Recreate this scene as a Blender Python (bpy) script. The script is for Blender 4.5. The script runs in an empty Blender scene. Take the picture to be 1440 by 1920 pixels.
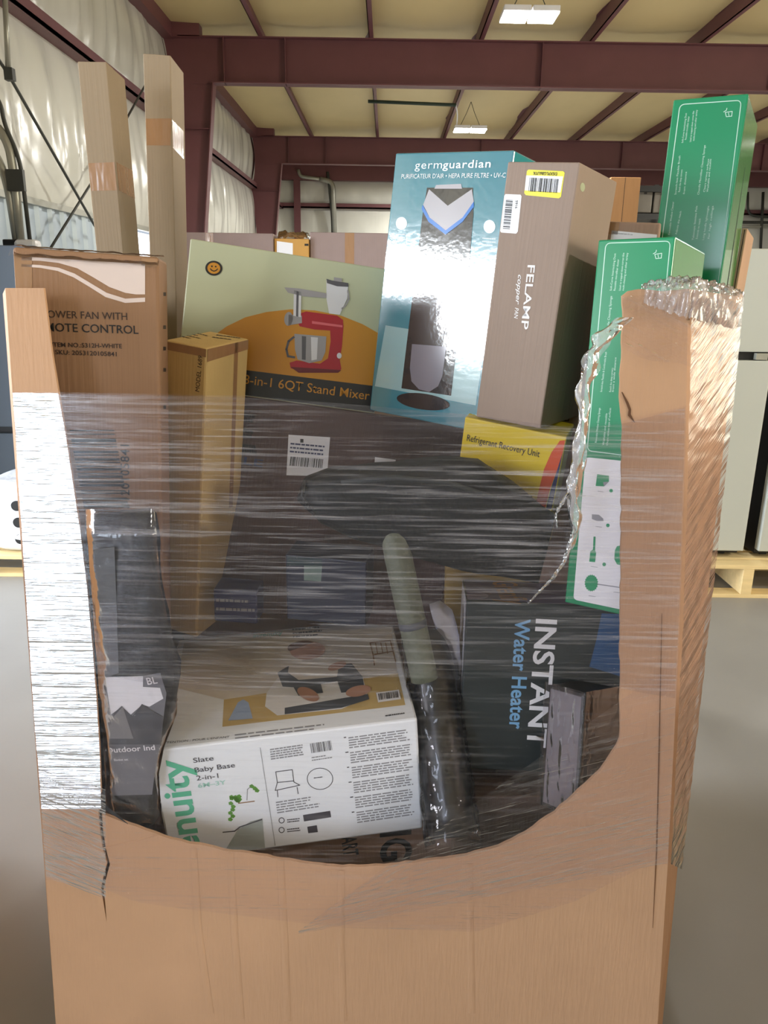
import bpy, bmesh, math, random
from mathutils import Vector, Matrix, noise
from mathutils.geometry import tessellate_polygon
random.seed(7)
R = math.radians
sc = bpy.context.scene
COL = sc.collection
# ------------------------------------------------------------------ camera
F_PX, PITCH, ROLL = 1442.0, R(16.2), R(0.9)
CAM = Vector((0, 0, 1.65))
fwd = Vector((0, math.cos(PITCH), -math.sin(PITCH)))
up0 = Vector((0, math.sin(PITCH), math.cos(PITCH)))
rt0 = Vector((1, 0, 0))
rt = math.cos(ROLL) * rt0 + math.sin(ROLL) * up0
up = -math.sin(ROLL) * rt0 + math.cos(ROLL) * up0
cd = bpy.data.cameras.new('camera')
cam = bpy.data.objects.new('camera', cd)
COL.objects.link(cam)
m = Matrix((rt, up, -fwd)).transposed().to_4x4()
m.translation = CAM
cam.matrix_world = m
cd.sensor_fit = 'VERTICAL'
cd.sensor_height = 24.0
cd.lens = 24.0 * F_PX / 1920.0
cd.clip_start = 0.05
cd.clip_end = 200
sc.camera = cam
# ------------------------------------------------------------------ world, exposure
sc.view_settings.view_transform = 'Standard'
sc.view_settings.look = 'None'
sc.view_settings.gamma = 1.0
sc.view_settings.exposure = 0.1
sc.view_settings.use_curve_mapping = False
w = bpy.data.worlds.new('world')
sc.world = w
w.use_nodes = True
w.node_tree.nodes['Background'].inputs[0].default_value = (0.75, 0.85, 1, 1)
w.node_tree.nodes['Background'].inputs[1].default_value = 0.6
sc.cycles.transparent_max_bounces = 20
sc.cycles.max_bounces = 7
sc.cycles.use_light_tree = False
sc.cycles.diffuse_bounces = 3
sc.cycles.glossy_bounces = 3
sc.cycles.transmission_bounces = 2
sc.cycles.use_adaptive_sampling = True
sc.cycles.adaptive_threshold = .03


def lin(c):
    return tuple(((x / 255) / 12.92 if x / 255 <= .04045 else ((x / 255 + .055) / 1.055) ** 2.4) for x in c)


# daylight through the open dock door in the left wall, behind the photographer
LAMP_W, DOOR_W, WIN_W, EAST_W, SIDE_W = 300, 340, 130, 1050, 170


def area(name, loc, rot, sx, sy, power, col, spread=180):
    l = bpy.data.lights.new(name, 'AREA')
    l.shape = 'RECTANGLE'
    l.size, l.size_y, l.energy, l.color = sx, sy, power, col
    l.spread = R(spread)
    o = bpy.data.objects.new(name, l)
    COL.objects.link(o)
    o.location = loc
    o.rotation_euler = rot
    return o


WX = -3.4                                  # left wall
DOOR = (-6.6, -3.6, 0.1, 3.3)              # dock door opening: y0 y1 z0 z1
area('dock_door_daylight', (WX + .02, (DOOR[0] + DOOR[1]) / 2, (DOOR[2] + DOOR[3]) / 2), (R(90), 0, R(-90)),
     DOOR[1] - DOOR[0], DOOR[3] - DOOR[2], DOOR_W, (0.74, 0.86, 1.0))
WIN = (-.75, 1.15, 1.72, 2.34)              # window opening beside the photographer: y0 y1 z0 z1
area('window_daylight', (WX + .02, (WIN[0] + WIN[1]) / 2, (WIN[2] + WIN[3]) / 2), (R(90), 0, R(-90)),
     WIN[1] - WIN[0], WIN[3] - WIN[2], WIN_W, (0.9, 0.95, 1.0))
EAST = (-4.5, 1.5, .6, 4.0)                 # unseen fill added on the right wall to brighten right-hand faces
area('right_fill_light', (13.98, (EAST[0] + EAST[1]) / 2, (EAST[2] + EAST[3]) / 2), (R(90), 0, R(90)),
     EAST[1] - EAST[0], EAST[3] - EAST[2], EAST_W, (1.0, 0.91, 0.70))
SIDE = (2.4, 4.7, 0.0, 2.25)                # low side door in the left wall, just out of view
area('low_door_daylight', (WX + .02, (SIDE[0] + SIDE[1]) / 2, (SIDE[2] + SIDE[3]) / 2), (R(90), 0, R(-90)),
     SIDE[1] - SIDE[0], SIDE[3] - SIDE[2], SIDE_W, (0.86, 0.93, 1.0), 100)
LAMPS = [(1.55, 9.9, 4.62), (1.55, 16.4, 4.62), 
         (8.8, 9.9, 4.62), (8.8, 16.4, 4.62), (6.0, -.8, 4.62), (1.55, 22.6, 4.62)]


# ------------------------------------------------------------------ pixel helpers (photo frame 1440x1920)
def ray(u, v):
    return fwd + (u - 720) / F_PX * rt - (v - 960) / F_PX * up


def at(u, v, Y):
    d = ray(u, v)
    return CAM + d * (Y / d.y)


def atx(u, v, X):
    d = ray(u, v)
    return CAM + d * (X / d.x)


# ------------------------------------------------------------------ materials
MATS = {}


def nt(name):
    mt = bpy.data.materials.new(name)
    mt.use_nodes = True
    t = mt.node_tree
    return mt, t, t.nodes['Principled BSDF'], t.nodes['Material Output']


def N(t, kind, **kw):
    n = t.nodes.new(kind)
    for k, v in kw.items():
        if k.startswith('i_'):
            n.inputs[k[2:].replace('_', ' ')].default_value = v
        else:
            setattr(n, k, v)
    return n


def coords(t, scale, rot=(0, 0, 0), which='Object'):
    c = N(t, 'ShaderNodeTexCoord')
    mp = N(t, 'ShaderNodeMapping')
    mp.inputs['Scale'].default_value = scale
    src = c.outputs[which]
    if any(rot):
        mr = N(t, 'ShaderNodeMapping')
        mr.inputs['Rotation'].default_value = rot
        t.links.new(src, mr.inputs['Vector'])
        src = mr.outputs[0]
    t.links.new(src, mp.inputs['Vector'])
    return mp.outputs[0]


def mat(name, col, rough=.6, metal=0, var=.12, nscale=6, bump=0, bscale=(60, 60, 60), spec=.5, coat=0, emit=None, estr=0, brot=(0, 0, 0), vscale=(1, 1, 1), coat_ior=1.5):
    if name in MATS:
        return MATS[name]
    mt, t, p, out = nt(name)
    c = lin(col) + (1,)
    p.inputs['Roughness'].default_value = rough
    p.inputs['Metallic'].default_value = metal
    p.inputs['Specular IOR Level'].default_value = spec
    p.inputs['Coat Weight'].default_value = coat
    p.inputs['Coat Roughness'].default_value = .08
    p.inputs['Coat IOR'].default_value = coat_ior
    nz = N(t, 'ShaderNodeTexNoise', i_Scale=nscale, i_Detail=3)
    t.links.new(coords(t, vscale), nz.inputs['Vector'])
    mx = N(t, 'ShaderNodeMix', data_type='RGBA')
    mx.inputs[6].default_value = tuple(x * (1 - var) for x in c[:3]) + (1,)
    mx.inputs[7].default_value = tuple(min(1, x * (1 + var)) for x in c[:3]) + (1,)
    t.links.new(nz.outputs[0], mx.inputs[0])
    t.links.new(mx.outputs[2], p.inputs['Base Color'])
    if bump:
        n2 = N(t, 'ShaderNodeTexNoise', i_Scale=1, i_Detail=2)
        t.links.new(coords(t, bscale, brot), n2.inputs['Vector'])
        b = N(t, 'ShaderNodeBump', i_Strength=bump, i_Distance=.01)
        t.links.new(n2.outputs[0], b.inputs['Height'])
        t.links.new(b.outputs[0], p.inputs['Normal'])
        if coat:
            t.links.new(b.outputs[0], p.inputs['Coat Normal'])
    if emit:
        p.inputs['Emission Color'].default_value = lin(emit) + (1,)
        p.inputs['Emission Strength'].default_value = estr
        mt.cycles.emission_sampling = 'NONE'
    MATS[name] = mt
    return mt


def cardboard(name, col, rib=True):
    return mat(name, col, rough=.75, var=.07, nscale=9, bump=.12, bscale=(150, 150, 3) if rib else (80, 80, 80), spec=.25)


def film(name, haze, streak, scale, rot=(0, 0, 0), bump=.6, rough=.18, tint=(205, 200, 205), ior=1.4, lo=.56, hi=.8, clear=.97):
    """clear stretch film: mostly transparent, with hazy and glossy stretch lines"""
    if name in MATS:
        return MATS[name]
    mt, t, p, out = nt(name)
    v = coords(t, scale, rot)
    n1 = N(t, 'ShaderNodeTexNoise', i_Scale=1, i_Detail=3, i_Roughness=.6)
    t.links.new(v, n1.inputs['Vector'])
    n2 = N(t, 'ShaderNodeTexNoise', i_Scale=3.2, i_Detail=1)
    t.links.new(coords(t, (1, 1, 1.6)), n2.inputs['Vector'])
    rp = N(t, 'ShaderNodeMapRange')
    rp.inputs['From Min'].default_value = lo
    rp.inputs['From Max'].default_value = hi
    t.links.new(n1.outputs[0], rp.inputs['Value'])
    mul = N(t, 'ShaderNodeMath', operation='MULTIPLY')
    rp2 = N(t, 'ShaderNodeMapRange')
    rp2.inputs['From Min'].default_value = .3
    rp2.inputs['From Max'].default_value = .65
    rp2.inputs['To Min'].default_value = .25
    t.links.new(n2.outputs[0], rp2.inputs['Value'])
    t.links.new(rp.outputs[0], mul.inputs[0])
    t.links.new(rp2.outputs[0], mul.inputs[1])
    ma = N(t, 'ShaderNodeMath', operation='MULTIPLY_ADD')
    t.links.new(mul.outputs[0], ma.inputs[0])
    ma.inputs[1].default_value = streak
    ma.inputs[2].default_value = haze
    p.inputs['Base Color'].default_value = lin(tint) + (1,)
    p.inputs['Roughness'].default_value = rough
    p.inputs['Specular IOR Level'].default_value = .8
    bp = N(t, 'ShaderNodeBump', i_Strength=bump, i_Distance=.004)
    t.links.new(n1.outputs[0], bp.inputs['Height'])
    t.links.new(bp.outputs[0], p.inputs['Normal'])
    tr = N(t, 'ShaderNodeBsdfTransparent')
    tr.inputs[0].default_value = (clear, clear * .985, clear, 1)
    gl = N(t, 'ShaderNodeBsdfGlossy')
    gl.inputs['Roughness'].default_value = rough
    t.links.new(bp.outputs[0], gl.inputs['Normal'])
    fr = N(t, 'ShaderNodeFresnel')
    fr.inputs['IOR'].default_value = ior
    t.links.new(bp.outputs[0], fr.inputs['Normal'])
    m1 = N(t, 'ShaderNodeMixShader')
    t.links.new(ma.outputs[0], m1.inputs[0])
    t.links.new(tr.outputs[0], m1.inputs[1])
    t.links.new(p.outputs[0], m1.inputs[2])
    m2 = N(t, 'ShaderNodeMixShader')
    t.links.new(fr.outputs[0], m2.inputs[0])
    t.links.new(m1.outputs[0], m2.inputs[1])
    t.links.new(gl.outputs[0], m2.inputs[2])
    t.links.new(m2.outputs[0], out.inputs['Surface'])
    MATS[name] = mt
    return mt


# ------------------------------------------------------------------ mesh helpers
def tag(o, label=None, cat=None, group=None, kind=None):
    if label:
        o['label'] = label
    if cat:
        o['category'] = cat
    if group:
        o['group'] = group
    if kind:
        o['kind'] = kind
    return o


def mesh(name, verts, faces, mt, parent=None, smooth=False):
    me = bpy.data.meshes.new(name)
    me.from_pydata([tuple(v) for v in verts], [], faces)
    me.update()
    if smooth:
        for p in me.polygons:
            p.use_smooth = True
    if mt:
        me.materials.append(mt)
    o = bpy.data.objects.new(name, me)
    COL.objects.link(o)
    if parent:
        o.parent = parent
    return o


def from_bm(name, bm, mt, parent=None, smooth=False):
    me = bpy.data.meshes.new(name)
    bmesh.ops.recalc_face_normals(bm, faces=bm.faces)
    bm.to_mesh(me)
    bm.free()
    if smooth:
        for p in me.polygons:
            p.use_smooth = True
    if mt:
        me.materials.append(mt)
    o = bpy.data.objects.new(name, me)
    COL.objects.link(o)
    if parent:
        o.parent = parent
    return o


def add_box(bm, lo, hi):
    vs = [bm.verts.new((x, y, z)) for x in (lo[0], hi[0]) for y in (lo[1], hi[1]) for z in (lo[2], hi[2])]
    for f in ((0, 1, 3, 2), (4, 6, 7, 5), (0, 4, 5, 1), (2, 3, 7, 6), (0, 2, 6, 4), (1, 5, 7, 3)):
        bm.faces.new([vs[i] for i in f])
    return vs


def box(name, lo, hi, mt, parent=None, bevel=0):
    bm = bmesh.new()
    add_box(bm, lo, hi)
    if bevel:
        bmesh.ops.bevel(bm, geom=bm.edges[:], offset=bevel, segments=2, affect='EDGES', profile=.5)
    return from_bm(name, bm, mt, parent)


def empty(name, loc=(0, 0, 0), rz=0):
    o = bpy.data.objects.new(name, None)
    COL.objects.link(o)
    o.location = loc
    o.rotation_euler = (0, 0, rz)
    return o


def add_tube(bm, pts, r, n=10, caps=True):
    pts = [Vector(p) for p in pts]
    rs = r if isinstance(r, (list, tuple)) else [r] * len(pts)
    rings = []
    a = None
    for i, p in enumerate(pts):
        d = (pts[min(i + 1, len(pts) - 1)] - pts[max(i - 1, 0)]).normalized()
        if a is None:
            a = d.orthogonal().normalized()
        a = (a - d * a.dot(d)).normalized()
        b = d.cross(a)
        rings.append([bm.verts.new(p + (a * math.cos(2 * math.pi * k / n) + b * math.sin(2 * math.pi * k / n)) * rs[i]) for k in range(n)])
    for i in range(len(rings) - 1):
        for k in range(n):
            bm.faces.new((rings[i][k], rings[i][(k + 1) % n], rings[i + 1][(k + 1) % n], rings[i + 1][k]))
    if caps:
        bm.faces.new(rings[0][::-1])
        bm.faces.new(rings[-1])


def tube(name, pts, r, mt, parent=None, n=10):
    bm = bmesh.new()
    add_tube(bm, pts, r, n)
    return from_bm(name, bm, mt, parent, True)


def rounded(pts, rad, seg=6):
    """round the corners of a 3D polyline"""
    pts = [Vector(p) for p in pts]
    out = [pts[0]]
    for i in range(1, len(pts) - 1):
        a, b, c = pts[i - 1], pts[i], pts[i + 1]
        r1 = min(rad, (a - b).length * .49, (c - b).length * .49)
        s, e = b + (a - b).normalized() * r1, b + (c - b).normalized() * r1
        for k in range(seg + 1):
            q = k / seg
            out.append((s * (1 - q) + b * q) * (1 - q) + (b * (1 - q) + e * q) * q)
    out.append(pts[-1])
    return out


def slab(name, outline, back, mt, parent=None):
    """closed 3D outline (roughly planar) given thickness along vector back"""
    pts = [Vector(p) for p in outline]
    tris = tessellate_polygon([pts])
    n = len(pts)
    vs = pts + [p + back for p in pts]
    fs = [tuple(t) for t in tris] + [tuple(i + n for i in reversed(t)) for t in tris]
    fs += [(i, (i + 1) % n, (i + 1) % n + n, i + n) for i in range(n)]
    bm = bmesh.new()
    bv = [bm.verts.new(v) for v in vs]
    for f in fs:
        try:
            bm.faces.new([bv[i] for i in f])
        except ValueError:
            pass
    return from_bm(name, bm, mt, parent)


def grid(name, fn, nu, nv, mt, parent=None, smooth=True):
    vs = [fn(i / nu, j / nv) for j in range(nv + 1) for i in range(nu + 1)]
    fs = [(j * (nu + 1) + i, j * (nu + 1) + i + 1, (j + 1) * (nu + 1) + i + 1, (j + 1) * (nu + 1) + i) for j in range(nv) for i in range(nu)]
    return mesh(name, vs, fs, mt, parent, smooth)


# ------------------------------------------------------------------ cartons with prints
class Box:
    """a carton whose front top left corner sits at o; x right, y back, z up in its own frame"""

    def __init__(s, name, label, cat, o, rot, size, mt, bevel=.003, group=None):
        s.w, s.d, s.h = size
        bm = bmesh.new()
        add_box(bm, (0, 0, -s.h), (s.w, s.d, 0))
        bmesh.ops.bevel(bm, geom=bm.edges[:], offset=bevel, segments=2, affect='EDGES', profile=.5)
        s.o = from_bm(name, bm, mt)
        s.m = Matrix.Translation(o) @ Matrix.Rotation(R(rot[0]), 4, 'Z') @ Matrix.Rotation(R(rot[1]), 4, 'X') @ Matrix.Rotation(R(rot[2]), 4, 'Y')
        s.o.matrix_world = s.m
        s.inv = s.m.inverted()
        tag(s.o, label, cat, group)

    def frame(s, face):
        return {'F': (Vector((0, 0, 0)), Vector((1, 0, 0)), Vector((0, 0, 1)), Vector((0, -1, 0))),
                'T': (Vector((0, 0, 0)), Vector((1, 0, 0)), Vector((0, 1, 0)), Vector((0, 0, 1))),
                'R': (Vector((s.w, 0, 0)), Vector((0, 1, 0)), Vector((0, 0, 1)), Vector((1, 0, 0))),
                'L': (Vector((0, 0, 0)), Vector((0, -1, 0)), Vector((0, 0, 1)), Vector((-1, 0, 0)))}[face]

    def px(s, face, u, v):
        """where the sight line of a photo pixel meets a face, in that face's own two axes"""
        p0, e1, e2, n = s.frame(face)
        a = s.inv @ CAM
        d = s.inv.to_3x3() @ ray(u, v)
        q = a + d * ((p0 - a).dot(n) / d.dot(n)) - p0
        return Vector((q.dot(e1), q.dot(e2)))

    def lift(s, face, p, lvl=1):
        p0, e1, e2, n = s.frame(face)
        return p0 + e1 * p[0] + e2 * p[1] + n * (.0004 * lvl)

    def clip(s, face, p):
        W = {'F': (0, s.w), 'T': (0, s.w), 'R': (0, s.d), 'L': (-s.d, 0)}[face]
        H = (0, s.d) if face == 'T' else (-s.h, 0)
        e = .002
        return Vector((min(max(p[0], W[0] + e), W[1] - e), min(max(p[1], H[0] + e), H[1] - e)))

    def polys(s, name, face, lists, mt, lvl=1, px=True, clip=True, on=None):
        vs, fs = [], []
        for l in lists:
            P = [s.px(face, *q) if px else Vector(q) for q in l]
            if clip:
                P = [s.clip(face, q) for q in P]
            b = len(vs)
            vs += [s.lift(face, q, lvl) for q in P]
            n = s.frame(face)[3]
            for t in tessellate_polygon([[Vector((q.x, q.y, 0)) for q in P]]):
                A, B, C = (vs[b + i] for i in t)
                f = tuple(b + i for i in t)
                fs.append(f if (B - A).cross(C - A).dot(n) >= 0 else f[::-1])
        return mesh(name, vs, fs, mt, on or s.o)

    def poly(s, name, face, pts, mt, lvl=1, px=True, on=None):
        return s.polys(name, face, [pts], mt, lvl, px, on=on)

    def ell(s, name, face, cx, cy, rx, ry, mt, lvl=1, n=36, rot=0, a0=0, a1=360, on=None):
        c, q = math.cos(R(rot)), math.sin(R(rot))
        pts = []
        for k in range(n + (0 if a1 - a0 == 360 else 1)):
            a = R(a0 + (a1 - a0) * k / n)
            x, y = rx * math.cos(a), ry * math.sin(a)
            pts.append((cx + x * c - y * q, cy + x * q + y * c))
        return s.poly(name, face, pts, mt, lvl, on=on)

    def stroke(s, name, face, pts, wpx, mt, lvl=1, closed=False, on=None):
        """a line of given pixel width along pixel points"""
        pts = [Vector(p) for p in pts]
        q = []
        n = len(pts)
        rng = range(n if closed else n - 1)
        for i in rng:
            a, b = pts[i], pts[(i + 1) % n]
            d = (b - a).normalized()
            k = Vector((-d.y, d.x)) * wpx / 2
            a2, b2 = a - d * wpx * .3, b + d * wpx * .3
            q.append([a2 + k, b2 + k, b2 - k, a2 - k])
        return s.polys(name, face, q, mt, lvl, on=on)

    def text(s, face, body, a, b, hpx, mt, bold=0, lvl=2, name='lettering', space=1.0, shear=0, on=None):
        """body between two baseline pixels, letters hpx tall"""
        A, B = s.px(face, *a), s.px(face, *b)
        L = (B - A).length
        k = L / (Vector(b) - Vector(a)).length
        cu = bpy.data.curves.new('t', 'FONT')
        cu.body = body
        cu.offset = bold
        cu.space_character = space
        cu.shear = shear
        cu.resolution_u = 3
        ob = bpy.data.objects.new('t', cu)
        me = bpy.data.meshes.new_from_object(ob)
        bpy.data.objects.remove(ob)
        xs = [v.co.x for v in me.vertices]
        x0, x1 = min(xs), max(xs)
        sx, sy = L / (x1 - x0), hpx * k / .70
        e1 = (B - A) / L
        e2 = Vector((-e1.y, e1.x))
        for v in me.vertices:
            p = A + e1 * ((v.co.x - x0) * sx) + e2 * (v.co.y * sy)
            v.co = s.lift(face, p, lvl)
        me.name = name
        me.materials.append(mt)
        o = bpy.data.objects.new(name, me)
        COL.objects.link(o)
        o.parent = on or s.o
        return o

    def bars(s, face, p00, p10, p01, mt, n=40, lvl=2, name='barcode', seed=1, on=None):
        """barcode: bars spread from p00 to p10, each running towards p01 (pixels)"""
        rnd = random.Random(seed)
        ws = [rnd.choice((1, 1, 2, 3)) for _ in range(n)]
        T = sum(ws)
        A, B, C = (Vector(p) for p in (p00, p10, p01))
        q, x = [], 0
        for i, ww in enumerate(ws):
            if i % 2 == 0:
                a, b = A + (B - A) * (x / T), A + (B - A) * ((x + ww) / T)
                q.append([a, b, b + C - A, a + C - A])
            x += ww
        return s.polys(name, face, q, mt, lvl, on=on)

    def lines(s, face, p00, p10, p01, n, wpx, mt, lvl=2, name='fine_print', seed=1, short=.35, on=None):
        """rows of tiny unreadable print as thin dashes"""
        rnd = random.Random(seed)
        A, B, C = (Vector(p) for p in (p00, p10, p01))
        d, e = B - A, C - A
        eh = e.normalized() * wpx
        q = []
        for i in range(n):
            a = A + e * ((i + .3) / n)
            x, end = 0, 1 - rnd.random() * short
            while x < end:
                l = min(end - x, rnd.uniform(.05, .16))
                q.append([a + d * x, a + d * (x + l), a + d * (x + l) + eh, a + d * x + eh])
                x += l + .02
        return s.polys(name, face, q, mt, lvl, on=on)


# ------------------------------------------------------------------ shared materials
M_conc = mat('concrete_floor', (146, 144, 141), rough=.5, var=.22, nscale=1.3, bump=.05, bscale=(30, 30, 30))
M_steel = mat('maroon_steel', (106, 64, 68), rough=.5, var=.12, nscale=3)
M_liner = mat('white_vapour_liner', (208, 208, 200), rough=.22, var=.08, nscale=2, bump=.55, bscale=(9, 2.6, 1.1), spec=.6)
M_ceil = mat('ceiling_insulation', (214, 195, 144), rough=.55, var=.12, nscale=1.1, bump=.35, bscale=(2.2, 1.2, 2), vscale=(1, .5, 1))
M_corr = mat('blue_grey_sheet_metal', (176, 190, 202), rough=.4, var=.05, metal=.2)
M_conduit = mat('galvanised_conduit', (160, 160, 150), rough=.35, metal=.4, var=.1)
M_dkpipe = mat('dark_pipe', (58, 60, 56), rough=.5)
M_wood = mat('pallet_pine', (226, 202, 150), rough=.7, var=.18, nscale=5, vscale=(1, 8, 8), bump=.15, bscale=(4, 60, 60))
M_wood2 = mat('plywood_brown', (160, 118, 76), rough=.6, var=.12, nscale=4, vscale=(6, 6, 1))
M_fridge = mat('bisque_enamel', (182, 186, 180), rough=.3, var=.02)
M_slate = mat('slate_enamel', (78, 88, 100), rough=.35, var=.05)
M_black = mat('black_plastic', (14, 14, 15), rough=.45)
M_ink = mat('black_ink', (24, 22, 22), rough=.6)
M_inkb = mat('brown_black_ink', (52, 38, 34), rough=.7)
M_white = mat('white_print', (236, 234, 236), rough=.5, var=.02)
M_label = mat('label_paper', (232, 232, 238), rough=.4, var=.03)
M_grey = mat('grey_print', (150, 150, 156), rough=.5)
M_card = cardboard('kraft_carton', (180, 146, 120))
M_card2 = cardboard('kraft_carton_pale', (190, 152, 120))
M_gay = cardboard('gaylord_board', (190, 151, 120))
M_tape = mat('packing_tape', (156, 118, 84), rough=.24, var=.05, bump=.2, bscale=(40, 40, 8), coat=.5)
M_wrap = film('clear_wrap', .02, .16, (25, 25, 14), bump=.6, rough=.1)

# ------------------------------------------------------------------ structure: floor, walls, roof
bm = bmesh.new()
add_box(bm, (WX - .3, -9.3, -.2), (14.3, 25.3, 0))
tag(from_bm('floor', bm, M_conc), kind='structure')

# left wall: sheet metal below, vapour liner above, with the dock door opening behind the camera
wl = tag(empty('wall_left'), kind='structure')


def ribbed(y0, y1, z0, z1):
    prof, y = [], y0
    while y < y1:
        for dy, dx in ((0, 0), (.17, 0), (.2, .035), (.27, .035), (.3, 0)):
            if y + dy <= y1:
                prof.append((y + dy, dx))
        y += .3
    vs = [(WX + dx, y, z) for y, dx in prof for z in (z0, z1)]
    fs = [(2 * i, 2 * i + 1, 2 * i + 3, 2 * i + 2) for i in range(len(prof) - 1)]
    return mesh('sheet_metal', vs, fs, M_corr, wl)


ribbed(DOOR[1], WIN[0], 0, 2.45)
ribbed(WIN[0], WIN[1], 0, WIN[2])
ribbed(WIN[1], SIDE[0], 0, 2.45)
ribbed(SIDE[1], 9.9, 0, 2.45)
ribbed(11.9, 25.0, 0, 2.45)
ribbed(9.9, 11.9, 0, 1.95)
ribbed(-9.0, DOOR[0], 0, 2.45)
ribbed(DOOR[0], DOOR[1], 0, DOOR[2])


def drape(y0, y1, z0, z1, seed):
    ny, nz = max(8, int((y1 - y0) * 12)), 18

    def fn(a, b):
        y, z = y0 + (y1 - y0) * a, z0 + (z1 - z0) * b
        bul = math.sin(math.pi * b) ** .6
        n1 = noise.noise(Vector((y * 3.1, z * .7, seed)))
        n2 = noise.noise(Vector((y * 8 + z * 1.5, z * 1.2, seed + 5)))
        return (WX + .03 + bul * (.08 + .06 * n1 + .03 * n2), y, z)
    return grid('liner_sheet', fn, ny, nz, M_liner, wl)


for a, b in ((-9.0, DOOR[0]), (DOOR[1], 5.0), (5.0, 12.6), (12.6, 20.2), (20.2, 25.0)):
    drape(a, b, 2.4, 3.93, a)
    drape(a, b, 4.05, 5.2, a + 40)
drape(DOOR[0], DOOR[1], DOOR[3], 3.93, 3)
drape(DOOR[0], DOOR[1], 4.05, 5.2, 4)
box('backing', (WX - .12, -9, 2.4), (WX - .02, DOOR[0], 5.3), M_liner, wl)
box('backing', (WX - .12, DOOR[1], 2.4), (WX - .02, 25, 5.3), M_liner, wl)
box('backing', (WX - .12, DOOR[0], DOOR[3]), (WX - .02, DOOR[1], 5.3), M_liner, wl)
box('bottom_rail', (WX, DOOR[1], 2.36), (WX + .07, 25, 2.42), M_conduit, wl)
# small daylight window at the far part of the left wall
wn = tag(empty('window_1'), kind='structure')
M_sky = mat('daylight_pane', (240, 245, 255), emit=(235, 242, 255), estr=2.2)
box('pane', (WX - .05, 9.95, 1.97), (WX - .03, 11.85, 2.34), M_sky, wn)
for y in (9.9, 11.85):
    box('window_frame', (WX - .04, y, 1.95), (WX + .03, y + .05, 2.36), M_conduit, wn)
w2 = tag(empty('window_2'), kind='structure')
for y in (WIN[0] - .05, WIN[1]):
    box('window_frame', (WX - .04, y, WIN[2] - .05), (WX + .05, y + .05, WIN[3] + .05), M_conduit, w2)
for z in (WIN[2] - .05, WIN[3]):
    box('window_frame', (WX - .04, WIN[0], z), (WX + .05, WIN[1], z + .05), M_conduit, w2)
d1 = tag(empty('door_1'), kind='structure')
for y in (DOOR[0] - .08, DOOR[1]):
    box('door_jamb', (WX - .06, y, 0), (WX + .08, y + .08, DOOR[3] + .08), M_steel, d1)
box('door_header', (WX - .06, DOOR[0], DOOR[3]), (WX + .08, DOOR[1], DOOR[3] + .08), M_steel, d1)
d3 = tag(empty('door_3'), kind='structure')
for y in (SIDE[0] - .07, SIDE[1]):
    box('door_jamb', (WX - .06, y, 0), (WX + .06, y + .07, SIDE[3] + .07), M_steel, d3)
box('door_header', (WX - .06, SIDE[0], SIDE[3]), (WX + .06, SIDE[1], SIDE[3] + .07), M_steel, d3)
d2 = tag(empty('added_door_2'), kind='structure')  # unseen frame added around the right wall fill light
for y in (EAST[0] - .08, EAST[1]):
    box('door_jamb', (13.9, y, 0), (14.0, y + .08, EAST[3] + .08), M_steel, d2)
box('door_header', (13.9, EAST[0], EAST[3]), (14.0, EAST[1], EAST[3] + .08), M_steel, d2)
# girts
for i, (a, b) in enumerate(((-9, 5.0), (5.2, 12.5), (12.8, 20.1), (20.4, 25))):
    bm = bmesh.new()
    add_box(bm, (WX, a, 3.93), (WX + .2, b, 3.96))
    add_box(bm, (WX + .18, a, 3.93), (WX + .2, b, 4.05))
    add_box(bm, (WX, a, 4.03), (WX + .06, b, 4.06))
    from_bm('girt', bm, M_steel, wl)
bm = bmesh.new()
add_box(bm, (WX - .05, -9, 5.1), (WX + .22, 25, 5.3))
from_bm('eave_strut', bm, M_steel, wl)

# far wall
wf = tag(empty('wall_far'), kind='structure')


def drape_far(x0, x1, z0, z1, seed):
    def fn(a, b):
        x, z = x0 + (x1 - x0) * a, z0 + (z1 - z0) * b
        bul = math.sin(math.pi * b) ** .6
        return (x, 25 - .03 - bul * (.07 + .07 * noise.noise(Vector((x * 2.6 + z, z * .6, seed)))), z)
    return grid('liner_sheet', fn, int((x1 - x0) * 8), 14, M_liner, wf)


drape_far(WX, 14, 0, 2.4, 1)
drape_far(WX, 14, 2.4, 3.9, 2)
drape_far(WX, 14, 4.06, 4.75, 3)
box('backing', (WX, 25.0, 0), (14, 25.1, 5.3), M_liner, wf)
for z in (2.36, 3.95):
    bm = bmesh.new()
    add_box(bm, (WX, 24.8, z), (14, 25, z + .04))
    add_box(bm, (WX, 24.8, z), (14, 24.83, z + .14))
    from_bm('girt', bm, M_steel, wf)
bm = bmesh.new()
add_box(bm, (WX, 24.7, 4.72), (14, 25, 5.2))
from_bm('end_rafter', bm, M_steel, wf)
for x in (-2.75, 3.2, 8.6):
    bm = bmesh.new()
    add_box(bm, (x - .1, 24.72, 0), (x + .1, 24.74, 4.75))
    add_box(bm, (x - .01, 24.74, 0), (x + .01, 24.96, 4.75))
    from_bm('post', bm, M_steel, wf)
# right wall and wall behind the camera
tag(box('wall_right', (14, -9.2, 0), (14.2, 25.2, 5.3), M_liner), kind='structure')
tag(box('wall_back', (WX - .1, -9.2, 0), (14, -9.0, 5.3), M_liner), kind='structure')
# roof insulation sagging between purlins
PUR = [-1.93 + 1.6 * k for k in range(-1, 10)]
cl = tag(empty('ceiling'), kind='structure')


def roof(a, b):
    x, y = WX - .1 + (14.2 - WX) * a, -9 + 34.1 * b
    ph = ((x + 1.93) / 1.6) % 1.0
    return (x, y, 5.33 - .05 * math.sin(math.pi * ph) - .02 * noise.noise(Vector((x * 1.2, y * .8, 2))))


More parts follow.
